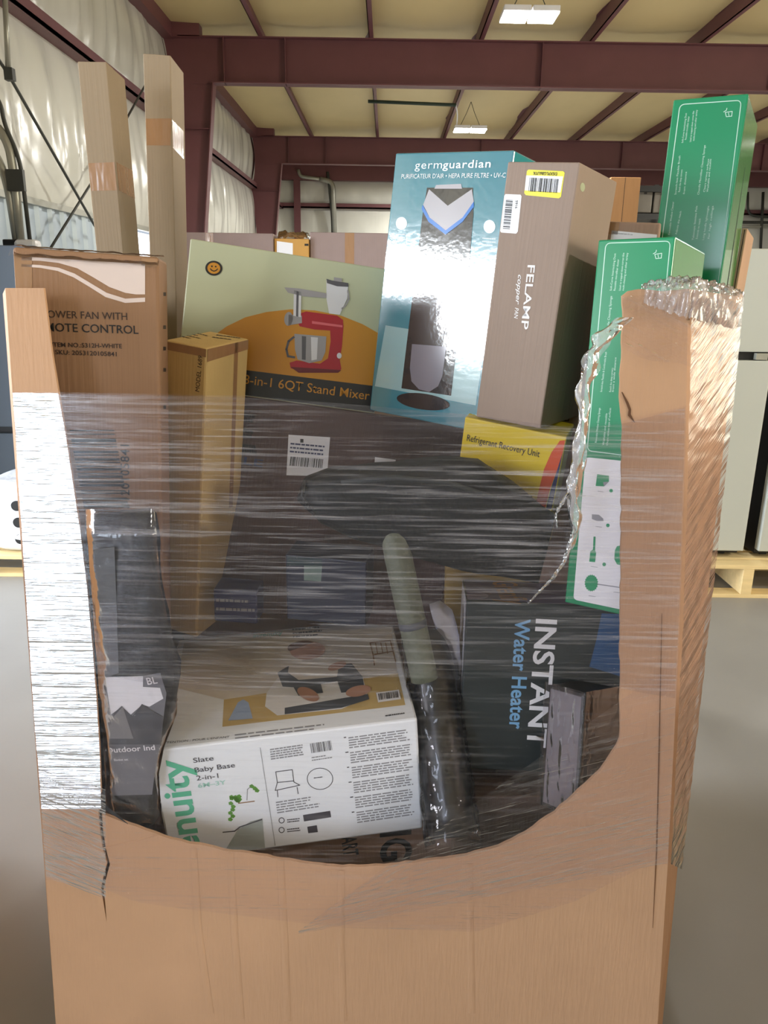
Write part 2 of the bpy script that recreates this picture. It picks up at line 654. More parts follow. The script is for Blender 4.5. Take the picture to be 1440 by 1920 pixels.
grid('insulation_sheet', roof, 110, 50, M_ceil, cl)
box('roof_deck', (WX - .2, -9.2, 5.42), (14.3, 25.2, 5.5), M_corr, cl)
for x in PUR[1:]:
    bm = bmesh.new()
    add_box(bm, (x, -9, 5.13), (x + .012, 25, 5.34))
    add_box(bm, (x, -9, 5.13), (x + .07, 25, 5.142))
    add_box(bm, (x - .07, -9, 5.328), (x, 25, 5.34))
    from_bm('purlin', bm, M_steel, cl)
# rigid frames
for i, Y in enumerate((5.1, 12.7, 20.3)):
    fr = tag(empty('trim_%d' % (i + 1)), kind='structure')
    fr['label'] = 'maroon steel frame of column and rafter across the hall'
    zb, zt = 4.52, 5.13
    box('rafter_web', (WX + .25, Y - .006, zb), (14, Y + .006, zt), M_steel, fr)
    box('rafter_flange', (-2.62, Y - .1, zb), (14, Y + .1, zb + .014), M_steel, fr)
    box('rafter_flange', (WX + .3, Y - .1, zt - .014), (14, Y + .1, zt), M_steel, fr)
    for x in (-2.45, -1.55, 2.2, 5.6, 9):
        box('stiffener', (x, Y - .09, zb), (x + .012, Y + .09, zt), M_steel, fr)
    xi = lambda z: -3.12 + (z / 4.52) * .5
    slab('column_web', [(WX + .03, Y, 0), (xi(0), Y, 0), (xi(zb), Y, zb), (xi(zb), Y, zt), (WX + .03, Y, zt)], Vector((0, .012, 0)), M_steel, fr)
    slab('column_flange', [(xi(0), Y - .1, 0), (xi(0), Y + .1, 0), (xi(zb), Y + .1, zb), (xi(zb), Y - .1, zb)], Vector((.014, 0, 0)), M_steel, fr)
    box('column_flange', (WX + .02, Y - .1, 0), (WX + .04, Y + .1, zt), M_steel, fr)
    box('stiffener', (WX + .03, Y - .09, 3.9), (xi(3.9), Y + .09, 3.912), M_steel, fr)
    box('haunch_plate', (WX + .1, Y - .1, zt - .02), (WX + .62, Y + .1, zt + .18), M_steel, fr)

# ------------------------------------------------------------------ services on walls
cb = empty('brace_cable', (WX + .3, 9, 3))
tag(cb, 'thin crossed steel brace rods against white plastic wall liner', 'brace rod')
cb.location = (0, 0, 0)
tube('brace_rod', [atx(-40, 55, WX + .3), atx(16, 140, WX + .3), atx(170, 410, WX + .26), atx(200, 462, WX + .22)], .014, M_dkpipe, cb, 6)
tube('brace_rod', [atx(95, 465, WX + .24), atx(170, 345, WX + .26), atx(272, 160, WX + .3)], .014, M_dkpipe, cb, 6)
tube('hanger_tube', [at(8, -30, 6.9), at(16, 140, 6.9)], .022, M_conduit, cb, 8)
box('clamp', at(11, 146, 6.9) - Vector((0, .03, .02)), at(25, 128, 6.9) + Vector((0, .03, 0)), M_dkpipe, cb)
cdt = empty('wall_conduit')
tag(cdt, 'bundle of bent galvanised conduits dropping into white junction box', 'conduit')
for k, (pts, r, mt_) in enumerate((([(-60, 190), (14, 255), (27, 330), (38, 450)], .034, M_conduit), ([(-70, 230), (-4, 290), (15, 350), (31, 450)], .03, M_conduit), ([(-60, 120), (1, 190), (8, 232), (38, 300), (56, 450)], .016, M_dkpipe))):
    tube('conduit', rounded([at(u, v, 6.3) for u, v in pts], .35, 10), r, mt_, cdt, 10)
q = at(55, 462, 6.3)
box('junction_box', q - Vector((.1, .06, .1)), q + Vector((.08, .06, .05)), M_label, cdt, .03)
q = at(25, 462, 6.3)
box('junction_box', q - Vector((.06, .05, .1)), q + Vector((.05, .05, .05)), M_black, cdt, .01)
box('strap', at(27, 345, 6.25) - Vector((.05, .02, .05)), at(36, 318, 6.25) + Vector((.03, .02, 0)), M_dkpipe, cdt)
c2 = wf
tube('conduit', rounded([at(559, 318, 24.66), at(563, 331, 24.66), at(615, 338, 24.66)], .12), .05, M_conduit, c2)
tube('conduit', rounded([at(600, 336, 24.66), at(624, 341, 24.66), at(628, 450, 24.66)], .2), .075, M_conduit, c2)
tube('conduit', rounded([at(614, 322, 24.66), at(617, 345, 24.66), at(623, 410, 24.66), at(624, 450, 24.66)], .2), .04, M_dkpipe, c2)
c3 = wf
tube('pipe', rounded([at(1402, 360, 24.66), at(1402, 404, 24.66), at(1440, 407, 24.66), at(1500, 408, 24.66)], .25), .035, M_dkpipe, c3)
tube('pipe', [at(1330, 416, 24.66), at(1520, 418, 24.66)], .04, M_dkpipe, c3)
tube('pipe', [at(1330, 424, 24.66), at(1520, 426, 24.66)], .03, M_conduit, c3)
tube('pipe', [at(1431, 360, 24.66), at(1426, 470, 24.66)], .04, M_dkpipe, c3)
c4 = tag(empty('ceiling_conduit'), 'thin dark green conduit strung under the purlins near hanging light', 'conduit')
tube('conduit', [at(690, 190, 15.8), at(855, 197, 15.8)], .03, mat('dark_green_pipe', (46, 62, 52)), c4)
tube('cable', rounded([at(855, 197, 15.8), at(858, 215, 16.0), at(856, 240, 16.3)], .1), .012, M_label, c4)

# high bay lights
M_led = mat('led_panel', (255, 252, 244), emit=(255, 250, 238), estr=26)
for i, (x, y, z) in enumerate(LAMPS):
    lab = {0: 'bright twin-panel LED light cut off by the top edge, nearest to the first steel rafter',
           1: 'bright twin-panel LED light hanging between two rafters above the teal box', 2: 'LED high bay light over the right side past the first rafter', 3: 'LED high bay light over the right side past the second rafter', 4: 'LED high bay light above the aisle beside the photographer', 5: 'LED high bay light closest to the far wall'}[i]
    e = tag(empty('ceiling_light', (x, y, z)), lab, 'ceiling light', 'high bay ceiling lights')
    for sx in (-.16, .16):
        box('led_panel', (sx - .145, -.19, -.012), (sx + .145, .19, 0), M_led, e)
        box('housing', (sx - .15, -.2, .001), (sx + .15, .2, .06), M_label, e, .008)
    for sx in (-.2, .2):
        tube('hanger', [(sx, 0, .06), (sx * .4, 0, .3), (0, 0, .5)], .005, M_dkpipe, e, 5)
    area('high_bay_light', (x, y, z - .03), (0, 0, 0), .6, .38, LAMP_W, (1.0, .97, .90))


# ------------------------------------------------------------------ pallets
def pallet(name, label, loc, rz, wx, wy, h=.14, nb=7, group=None):
    """stringers run along y, deck boards along x"""
    e = tag(empty(name, loc, rz), label, 'pallet', group)
    t = .022
    for k in range(nb):
        y = (wy - .1) * k / (nb - 1)
        box('deck_board', (0, y, h - t), (wx, y + .1, h), M_wood, e, .002)
    for x in (0, wx / 2 - .03, wx - .06):
        box('stringer', (x, 0, t), (x + .06, wy, h - t), M_wood, e, .002)
    for k in range(3):
        y = (wy - .1) * k / 2
        box('bottom_board', (0, y, 0), (wx, y + .1, t), M_wood, e, .002)
    return e


# ------------------------------------------------------------------ refrigerators
def fridge(name, label, x0, y0, z0, wdt, dep, hgt, split, body, door, top_first=True, group=None):
    e = tag(empty(name, (x0, y0, z0)), label, 'refrigerator', group)
    box('cabinet', (.004, .06, 0), (wdt - .004, dep, hgt - .01), M_black if body is None else body, e, .004)
    d1_ = box('door', (0, 0, split + .022), (wdt, .055, hgt), door, e, .006)
    d2 = box('door', (0, 0, .03), (wdt, .055, split - .022), door, e, .006)
    box('handle_channel', (.02, .03, split - .022), (wdt - .02, .06, split + .022), M_black, e)
    box('hinge', (wdt - .09, -.002, split - .018), (wdt - .03, .03, split + .016), M_conduit, d1_)
    for x in (.06, wdt - .1):
        box('foot', (x, .1, -.02), (x + .04, .14, .01), M_black, e)
    return e


FY = 4.15
f1x = at(1394, 1033, FY).x
pz = .195
pallet('wooden_pallet', 'pale pine pallet under the bisque refrigerators', (f1x - 1.15, FY - .1, 0), 0, 2.3, 1.0, pz, 8)
fa = fridge('refrigerator', 'bisque two-door refrigerator beside the wrapped corner of the big cardboard box', f1x - .76, FY, pz + .02, .76, .72, 1.66, 1.12, None, M_fridge, group='bisque refrigerators')
fb = fridge('refrigerator', 'bisque two-door refrigerator cut off by the right edge of the photo', f1x + .085, FY, pz + .02, .76, .72, 1.66, 1.12, None, M_fridge, group='bisque refrigerators')
# small maker's mark on the first top door: a row of short grey strokes
bm = bmesh.new()
for k in range(4):
    add_box(bm, (f1x - .05 + k * .011, FY - .0012, 1.80), (f1x - .043 + k * .011, FY - .0002, 1.808))
o = from_bm('door_mark', bm, M_grey)
o.parent = fa
o.matrix_parent_inverse = Matrix.Translation(-fa.location)

gx = at(45, 800, 5.2).x
ge = fridge('slate_refrigerator', 'slate grey refrigerator behind the box at the left edge', gx - .75, 5.2, 0.02, .95, .72, 1.86, .66, M_slate, M_slate)

# pack of rolls on its own pallet
px0 = at(-90, 1085, 4.2).x
pallet('low_pallet', 'pine pallet carrying the white wrapped rolls at the left edge', (px0, 4.2, 0), 0, 1.0, .9, .13, 6)
pk = tag(empty('roll_pack', (px0 + .06, 4.24, .13)), 'white plastic pack of rolls with dark core holes on low pallet', 'roll pack')
M_poly = mat('white_poly_pack', (225, 228, 236), rough=.25, var=.08, bump=.4, bscale=(30, 30, 30))


def packfn(a, b):
    ang = 2 * math.pi * a
    ph = math.pi * (b - .5)
    se = lambda v, k: math.copysign(abs(v) ** k, v)
    x = .4 * se(math.cos(ph), .35) * se(math.cos(ang), .35)
    y = .3 * se(math.cos(ph), .35) * se(math.sin(ang), .35)
    z = .2 * se(math.sin(ph), .4)
    n = .018 * noise.noise(Vector((x * 9, y * 9, z * 9)))
    return (x + .42 + n, y + .3 + n, z + .2 + n)


grid('wrapper', packfn, 48, 24, M_poly, pk)
for x in (.1, .3, .5, .68):
    for z in (.07, .17, .27):
        bm = bmesh.new()
        bmesh.ops.create_cone(bm, cap_ends=True, segments=20, radius1=.03, radius2=.03, depth=.02, matrix=Matrix.Translation((x + .05, .005, z + .02)) @ Matrix.Rotation(R(90), 4, 'X'))
        from_bm('core_hole', bm, M_black, pk)

# ------------------------------------------------------------------ tall cartons behind the big box
M_gcart = cardboard('grey_brown_carton', (150, 132, 128))
for lab, a, b, Y in (('tall grey-brown carton standing behind the pale yellow mixer box', 330, 512, 6.0), ('tall grey-brown carton standing between wrapped carton and teal box', 581, 800, 6.05)):
    p, q = at(a, 435, Y), at(b, 438, Y)
    bx = Box('tall_carton', lab, 'carton', (p.x, Y, p.z), (0, 0, 0), (q.x - p.x, .75, p.z - .005), M_gcart, .006, 'tall grey-brown cartons')
    bx.polys('tape_strip', 'F', [[(.30 * bx.w, 0), (.38 * bx.w, 0), (.38 * bx.w, -.3), (.30 * bx.w, -.3)]], M_tape, 1, px=False)
    bx.polys('top_seam', 'T', [[(0, .37), (bx.w, .37), (bx.w, .378), (0, .378)]], M_inkb, 1, px=False)
p, q = at(514, 447, 6.02), at(579, 447, 6.02)
wc = Box('wrapped_carton', 'carton shrouded in crumpled clear plastic between two grey-brown cartons', 'carton', (p.x, 6.02, p.z), (0, 0, 0), (q.x - p.x, .5, p.z - .005), cardboard('amber_carton', (196, 150, 84)), .005)
wc.polys('white_panel', 'F', [[(519, 452), (549, 456), (549, 480), (519, 480)]], M_label, 1)
wc.polys('hand_slot', 'F', [[(571, 457), (579, 457), (579, 461), (571, 461)]], M_ink, 1)


def shroud(a, b):
    W, D = wc.w + .03, .53
    x, y = (a - .5) * W + wc.w / 2, b * D - .015
    k = max(abs(a - .5), abs(b - .5)) * 2
    drop = -.28 * max(0, (k - .75) / .25)
    e = .96 if k > .75 else 1
    return (wc.w / 2 + (x - wc.w / 2) * 1.0, y, .035 + drop + .035 * noise.noise(Vector((x * 22, y * 22, 3))) + .02 * (1 - k))


grid('plastic_shroud', shroud, 30, 30, M_wrap, wc.o)
p = at(1146, 332, 10)
pw = Box('plywood_crate', 'amber plywood crate end rising behind the FELAMP carton', 'crate', (p.x, 10, p.z), (0, 0, 0), (.36, .5, p.z - .005), M_wood2, .004)
pw.polys('board_seam', 'F', [[(.17, -.001), (.176, -.001), (.176, -1.8), (.17, -1.8)]], M_inkb, 1, px=False)
# dark rack at the far right
rk = tag(empty('storage_rack'), 'dark storage rack with grey bins seen beside the plywood crate', 'rack')
rY = 18.0
for u in (1188, 1262):
    a, b = at(u, 335, rY), at(u, 700, rY)
    box('upright', (a.x - .05, rY, 0), (a.x + .05, rY + .1, a.z), M_black, rk)
    box('upright', (a.x - .05, rY + 1, 0), (a.x + .05, rY + 1.1, a.z), M_black, rk)
xa, xb = at(1188, 400, rY).x, at(1262, 400, rY).x
for v in (352, 404):
    z = at(1220, v, rY).z
    box('shelf_beam', (xa, rY, z - .08), (xb, rY + 1.1, z + .04), M_black, rk)
z = at(1220, 402, rY).z
M_bin = mat('grey_bin', (108, 102, 92), rough=.6)
for nm, x0, x1, hh in (('grey_bin', xa + .08, (xa + xb) / 2 - .02, .5), ('grey_bin', (xa + xb) / 2 + .02, xb - .08, .48)):
    bb = Box(nm, 'grey bin on the dark rack, nearer the plywood crate' if x0 < (xa + xb) / 2 - .3 else 'grey bin on the dark rack, nearer the green box', 'bin', (x0, rY + .1, z + .04 + hh), (0, 0, 0), (x1 - x0, .7, hh), M_bin, .02, 'bins on the dark rack')
    bb.polys('handle_slot', 'F', [[(.4 * bb.w, -.08), (.6 * bb.w, -.08), (.6 * bb.w, -.12), (.4 * bb.w, -.12)]], M_ink, 1, px=False)

# ================================================================== the big corrugated bulk box
PA, PB = 1.27, .0993                        # front board: y = PA + PB * (z - .14), leaning back


def fp(u, v, off=0):
    d = ray(u, v)
    t = (PA + PB * 1.51 - off) / (d.y - PB * d.z)
    return CAM + d * t


def lerp_path(path, x, key=0):
    """interpolate the other coordinate of a pixel path"""
    o = 1 - key
    if x <= path[0][key]:
        return path[0][o]
    for a, b in zip(path, path[1:]):
        if x <= b[key]:
            q = (x - a[key]) / max(1e-6, b[key] - a[key])
            return a[o] + (b[o] - a[o]) * q
    return path[-1][o]


LEFT = [(10, 540), (24, 740), (38, 950), (64, 1347), (75, 1480), (105, 1920)]
RIGHT = [(1290, 541), (1288, 700), (1283, 900), (1274, 1180), (1252, 1620), (1233, 1920)]
OUTR = [(1385, 556), (1372, 700), (1350, 900), (1320, 1180), (1275, 1580), (1242, 1920)]
gb = tag(empty('bulk_box', (0, 1.9, .14)), 'huge brown corrugated bulk box with a torn scooped front opening', 'bulk box')
gb_in = Matrix.Translation(-gb.location)


def under(o, root=None):
    o.parent = root or gb
    o.matrix_parent_inverse = (root or gb).matrix_basis.inverted()
    return o


bpy.context.view_layer.update()
gb_top = {'R1': (.86, 2.0), 'BR': (.84, 2.6), 'BL': (-.84, 2.6), 'L1': (-.87, 1.95)}
gb_bot = {'R1': (.74, 1.8), 'BR': (.72, 2.4), 'BL': (-.76, 2.4), 'L1': (-.80, 1.8)}
cut = [(82, 540), (97, 660), (120, 800), (136, 900), (151, 1000), (163, 1100), (172, 1200), (180, 1300), (186, 1400), (189, 1488), (175, 1481), (161, 1474), (173, 1492), (186, 1512),
       (184, 1526), (187, 1556), (192, 1590), (201, 1618), (194, 1640), (189, 1668), (193, 1690), (200, 1730), (197, 1690), (194, 1668), (200, 1642), (206, 1620), (198, 1590), (193, 1556), (191, 1526),
       (240, 1545), (290, 1563), (340, 1578), (420, 1594), (500, 1606), (570, 1618), (640, 1626), (720, 1624), (790, 1615), (860, 1607), (935, 1588), (985, 1562), (1040, 1523), (1085, 1483), (1125, 1446),
       (1148, 1412), (1162, 1385), (1163, 1340), (1163, 1200), (1165, 1000), (1167, 800), (1162, 745), (1168, 600), (1168, 556), (1178, 547), (1200, 543), (1240, 545), (1290, 541)]
# jitter the torn edge
rnd = random.Random(3)
cut2 = []
for i, (a, b) in enumerate(zip(cut, cut[1:])):
    n = max(1, int((Vector(b) - Vector(a)).length / 14)) if i > 28 else 1
    for k in range(n):
        q = k / n
        j = 1.3 if i > 28 else .4
        cut2.append((a[0] + (b[0] - a[0]) * q + rnd.uniform(-j, j), a[1] + (b[1] - a[1]) * q + rnd.uniform(-j, j)))
cut2.append(cut[-1])
outline = [fp(10, 540)] + [fp(*p) for p in cut2] + [fp(*p) for p in RIGHT[1:]] + [Vector((.598, PA - .004, .1)), Vector((-.684, PA - .004, .1))] + [fp(*p) for p in reversed(LEFT[1:])]
under(slab('front_board', outline, Vector((0, .007, .0)), M_gay))
# corner and side boards
zt_, zb_ = fp(1290, 541).z, .14
cR = [fp(*p) for p in RIGHT] + [Vector((.598, PA - .004, .1))]
oR = [at(u, v, 1.5 - .2 * (v - 556) / 1364) for i, (u, v) in enumerate(OUTR)] + [Vector((.612, 1.3, .1))]
under(slab('corner_board', cR + oR[::-1], Vector((-.005, .006, 0)), M_gay))
T3 = lambda k: Vector((gb_top[k][0], gb_top[k][1], 1.63))
B3 = lambda k: Vector((gb_bot[k][0], gb_bot[k][1], .1))
under(slab('corner_board', [oR[0], oR[-1], B3('R1'), T3('R1')], Vector((-.007, 0, 0)), M_gay))
under(slab('side_board', [T3('R1'), B3('R1'), B3('BR'), T3('BR')], Vector((-.007, 0, 0)), M_gay))
under(slab('back_board', [T3('BR'), B3('BR'), B3('BL'), T3('BL')], Vector((0, -.007, 0)), M_gay))
under(slab('side_board', [T3('BL'), B3('BL'), B3('L1'), T3('L1')], Vector((.007, 0, 0)), M_gay))
lt, lb = fp(10, 540), Vector((-.684, PA - .004, .1))
lt2, lb2 = Vector((-.705, 1.462, 1.63)), Vector((-.70, 1.30, .1))
under(slab('corner_board', [lt, lb, lb2, lt2], Vector((.006, .004, 0)), M_gay))
under(slab('corner_board', [lt2, lb2, B3('L1'), T3('L1')], Vector((.007, 0, 0)), M_gay))
under(slab('bottom_board', [(-.684, PA, .101), (.598, PA, .101), (.74, 1.8, .101), (.72, 2.4, .101), (-.76, 2.4, .101), (-.8, 1.8, .101)], Vector((0, 0, .006)), M_gay))
# score lines and pressed creases of the front board
M_score = mat('score_line', (112, 74, 44), rough=.8)


def on_front(name, pts, wpx, mt_, off=.0012, root=None):
    vs, fs = [], []
    for i, (u, v) in enumerate(pts):
        a, b = pts[max(0, i - 1)], pts[min(len(pts) - 1, i + 1)]
        d = Vector((b[0] - a[0], b[1] - a[1])).normalized()
        ww = wpx[i] if isinstance(wpx, list) else wpx
        vs += [fp(u - d.y * ww / 2, v + d.x * ww / 2, off), fp(u + d.y * ww / 2, v - d.x * ww / 2, off)]
    fs = [(2 * i, 2 * i + 1, 2 * i + 3, 2 * i + 2) for i in range(len(pts) - 1)]
    return under(mesh(name, vs, fs, mt_), root)


on_front('score_line', [(1241, 1150), (1236, 1400), (1231, 1600), (1224, 1740)], [1, 2.5, 2.5, 1], M_score)
# dent on the right hand board
M_torn = mat('torn_paper', (96, 64, 42), rough=.9)
on_front('torn_crease', [(1166, 735), (1176, 755), (1181, 768), (1180, 778), (1190, 792)], [2, 5, 5, 6, 1], M_torn)
on_front('torn_crease', [(161, 1474), (176, 1492), (200, 1516), (240, 1545)], [1, 7, 8, 1], M_black)
M_ridge = M_gay
for pts in ([(363, 1590), (372, 1740), (395, 1900)], [(432, 1600), (440, 1750), (452, 1910)], [(526, 1614), (535, 1780), (540, 1915)], [(640, 1632), (640, 1780), (645, 1915)], [(196, 1590), (250, 1578), (292, 1566)], [(880, 1620), (885, 1900)]):
    vs, fs = [], []
    for u, v in pts:
        vs += [fp(u - 7, v, .0004), fp(u, v, .0018), fp(u + 6, v, .0004)]
    for i in range(len(pts) - 1):
        for k in (0, 1):
            fs.append((3 * i + k, 3 * i + k + 1, 3 * i + k + 4, 3 * i + k + 3))
    under(mesh('pressed_crease', vs, fs, M_ridge, None, True))
pallet('bulk_pallet', 'pine pallet under the huge bulk box', (-.66, 1.31, 0), 0, 1.24, 1.05, .099, 7)

# unseen closed bulk boxes, added on both sides to shade the near floor


def shading_bulk_box(x0, y0, label):
    e = tag(empty('bulk_box', (x0, y0, 0)), label, 'bulk box', 'bulk boxes added as floor shade')
    W, D, z0, z1 = 1.2, 1.15, .1, 1.42
    for lo, hi in (((0, 0, z0), (W, .008, z1)), ((0, D - .008, z0), (W, D, z1)), ((0, .008, z0), (.008, D - .008, z1)), ((W - .008, .008, z0), (W, D - .008, z1))):
        box('side_board', lo, hi, M_gay, e)
    for lo, hi in (((0, 0, z1), (W, D / 2 - .003, z1 + .008)), ((0, D / 2 + .003, z1), (W, D, z1 + .008))):
        box('lid_flap', lo, hi, M_gay, e)
    box('bottom_board', (.008, .008, z0), (W - .008, D - .008, z0 + .008), M_gay, e)
    box('tape_strip', (0, D / 2 - .03, z1 + .008), (W, D / 2 + .03, z1 + .009), M_tape, e)
    return e


for x0, y0, side in ((-2.6, .85, 'left'), (1.38, .7, 'right')):
    shading_bulk_box(x0, y0, 'unseen closed bulk box added past the %s edge to shade the floor' % side)
    pallet('bulk_pallet', 'pine pallet under the added shading box beyond the %s edge' % side, (x0 + .02, y0 + .02, 0), 0, 1.16, 1.1, .099, 7, 'pallets under the added shading boxes')

# ================================================================== goods in the box
# tower fan carton
M_fan = cardboard('fan_carton', (146, 112, 86))
fan = Box('tower_fan_carton', 'brown tower fan carton with white wave print under the wrap', 'carton', (-.6825, 1.472, 1.7127), (10.88, -.98, 2.75), (.256, .19, 1.54), M_fan, .006)
M_wave = mat('wave_white', (214, 196, 190), rough=.6)
top = [(40, 481), (272, 495)]
wv = [(272, 552), (255, 552), (235, 549), (205, 538), (175, 520), (145, 503), (110, 493), (75, 489), (40, 488)]
fan.poly('wave_print', 'F', top + wv, M_wave)
lo1 = [(40, 495), (75, 497), (110, 502), (140, 513), (170, 531), (200, 549), (235, 560), (272, 558)]
lo2 = [(272, 566), (235, 568), (198, 557), (168, 538), (138, 520), (108, 508), (75, 502), (40, 500)]
fan.poly('wave_print', 'F', lo1 + lo2, M_wave)
fan.text('F', 'TOWER FAN WITH', (78, 595), (239, 600), 14, M_inkb, .0)
fan.text('F', 'REMOTE CONTROL', (62, 620), (260, 626), 16, M_ink, .006)
fan.text('F', 'ITEM NO.:5312H-WHITE', (98, 650), (229, 653), 8.5, M_inkb, .012)
fan.text('F', 'SKU: 2053120105841', (104, 664), (219, 668), 8.5, M_inkb, .012)
fan.bars('F', (130, 806), (160, 965), (214, 806), M_ink, 42, seed=4)
fan.text('F', '2053120105841', (243, 990), (242, 834), 15, M_ink, .012, space=1.1)
for v in (548, 610, 650, 690, 760):
    fan.polys('staple_mark', 'R', [[(306, v), (311, v), (311, v + 7), (306, v + 7)]], M_inkb)
fan.polys('tape_strip', 'F', [[(24, 476), (60, 478), (60, 540), (24, 540)]], M_tape)
fan.polys('tape_strip', 'F', [[(265, 484), (296, 486), (296, 500), (265, 498)]], M_tape)
# clear crumpled film over its top edge


def capfn(a, b):
    x = a * (fan.w + .012) - .006
    y = -.004 + .03 * math.sin(b * math.pi * .5) if b < .5 else .02 + (b - .5) * .1
    z = .004 - .03 * (1 - min(1, b * 2)) * (.6 + .6 * abs(noise.noise(Vector((x * 20, 0, 1)))))
    n = .004 * noise.noise(Vector((x * 50, b * 8, 4)))
    return (x, y + n - .003, z + n)


grid('plastic_cap', capfn, 60, 10, M_wrap, fan.o)

md = Box('model_carton', 'tan taped carton with MODEL print beside the tower fan carton', 'carton', (-.4792, 1.6949, 1.5371), (-19.95, 3.35, 7.79), (.106, .178, .715), cardboard('tan_carton', (200, 168, 112)), .005)
md.text('F', 'MODEL 1689', (374, 735), (380, 668), 9, M_inkb, 0)
md.polys('tape_strip', 'R', [[(388, 653), (466, 631), (465, 655), (387, 679)]], M_tape)
md.polys('tape_strip', 'R', [[(440, 640), (447, 638), (436, 950), (429, 952)]], M_tape)
md.polys('tape_strip', 'F', [[(310, 640), (388, 655), (387, 670), (309, 655)]], M_tape)
md.lines('T', (318, 628), (372, 640), (346, 618), 4, 2, M_inkb, seed=2, name='printed_text')
md.lines('T', (395, 634), (440, 640), (410, 626), 2, 2, M_inkb, seed=5, name='printed_text')

# stand mixer box
M_pale = mat('pale_yellow_print', (178, 180, 150), rough=.35, var=.04)
M_oran = mat('amber_print', (188, 128, 36), rough=.35, var=.05)
M_band = mat('black_band_print', (34, 32, 34), rough=.3)
mx = Box('mixer_box', 'pale yellow stand mixer box with amber arc and smiling emblem', 'carton', (-.4692, 1.93, 1.7572), (5.64, -8.09, 7.55), (.489, .2, .35), M_pale, .003)
arc = []
for k in range(25):
    a = R(200 + k * 140 / 24)
    arc.append((575 + 205 * math.cos(a), 735 + 153 * math.sin(a) + (165 * math.cos(a)) * .13))
mx.poly('amber_arc', 'F', [(340, 680)] + [(382, 648), (400, 630), (425, 612), (460, 595), (500, 585), (545, 580), (590, 582), (640, 592), (680, 608), (715, 628), (732, 642)] + [(727, 728), (333, 680)], M_oran, 1)
bnd = mx.poly('black_band', 'F', [(333, 678), (733, 728), (728, 779), (326, 729)], M_band, 2)
mx.text('F', '8-in-1 6QT Stand Mixer', (456, 719), (692, 750), 17, M_oran, .002, 4, on=bnd)
emb = mx.ell('emblem_ring', 'F', 401, 503, 16, 14, M_band, 2, rot=8)
mx.ell('emblem_face', 'F', 401, 503, 12, 10.5, M_oran, 3, rot=8, on=emb)
mx.ell('emblem_eye', 'F', 397.5, 499.5, 1.6, 1.6, M_band, 4, 12, on=emb)
mx.ell('emblem_eye', 'F', 404.5, 500, 1.6, 1.6, M_band, 4, 12, on=emb)
mx.stroke('emblem_smile', 'F', [(394.5, 504), (397, 507), (401, 508.5), (405, 507.5), (408, 504.5)], 1.8, M_band, 4, on=emb)
M_red = mat('red_print', (160, 28, 44), rough=.3)
M_red2 = mat('light_red_print', (204, 96, 104), rough=.3)
M_red3 = mat('dark_red_print', (96, 18, 32), rough=.3)
M_sil = mat('silver_print', (150, 146, 148), rough=.3)
M_sil2 = mat('pale_silver_print', (206, 204, 208), rough=.3)
M_sil3 = mat('dark_silver_print', (84, 82, 88), rough=.3)
pmx = mx.poly('pictured_mixer', 'F', [(562, 588), (574, 584), (632, 592), (643, 600), (644, 612), (641, 650), (637, 675), (640, 692), (634, 697), (560, 696), (545, 690), (543, 680), (556, 676), (600, 682), (615, 672), (620, 640), (619, 620), (590, 618), (562, 612), (557, 602)], M_red, 3)
mx.poly('pictured_highlight', 'F', [(585, 602), (642, 610), (642, 614), (585, 607)], M_red2, 4, on=pmx)
mx.poly('pictured_shade', 'F', [(545, 688), (640, 694), (634, 699), (560, 699)], M_red3, 4, on=pmx)
mx.poly('pictured_bowl', 'F', [(552, 626), (612, 631), (610, 660), (603, 676), (580, 681), (558, 674), (553, 655)], M_sil, 4, on=pmx)
mx.poly('pictured_bowl_shine', 'F', [(566, 630), (574, 631), (573, 675), (566, 674)], M_sil3, 5)
mx.poly('pictured_bowl_shine', 'F', [(583, 632), (596, 633), (594, 674), (584, 676)], M_sil2, 5)
mx.stroke('pictured_handle', 'F', [(551, 632), (541, 640), (537, 655), (540, 668), (552, 670)], 4, M_sil3, 5, on=pmx)
mx.ell('pictured_grinder', 'F', 541, 598, 8, 13, M_sil, 4, rot=5)
mx.poly('pictured_grinder', 'F', [(541, 590), (566, 592), (566, 606), (541, 610)], M_sil, 4)
mx.poly('pictured_tube', 'F', [(551, 545), (565, 547), (564, 595), (550, 592)], M_sil2, 5)
mx.poly('pictured_tube', 'F', [(556, 546), (560, 547), (559, 594), (555, 593)], M_sil3, 6)
mx.poly('pictured_tray', 'F', [(533, 539), (560, 541), (612, 550), (612, 559), (570, 556), (540, 549)], M_sil, 5, on=pmx)
mx.poly('pictured_jug', 'F', [(612, 524), (653, 531), (651, 560), (637, 590), (617, 588), (612, 560)], M_sil2, 4, on=pmx)
mx.poly('pictured_jug_rim', 'F', [(612, 523), (622, 526), (653, 531), (653, 538), (632, 537), (613, 531)], M_sil3, 5)
mx.poly('pictured_jug_lid', 'F', [(626, 520), (641, 522), (641, 529), (626, 527)], M_sil, 5)
mx.stroke('pictured_jug_handle', 'F', [(652, 545), (654, 560), (648, 573), (641, 579)], 3, M_sil, 4)
mx.ell('pictured_knob', 'F', 636, 667, 4.5, 5.5, M_sil2, 5, 16, on=pmx)

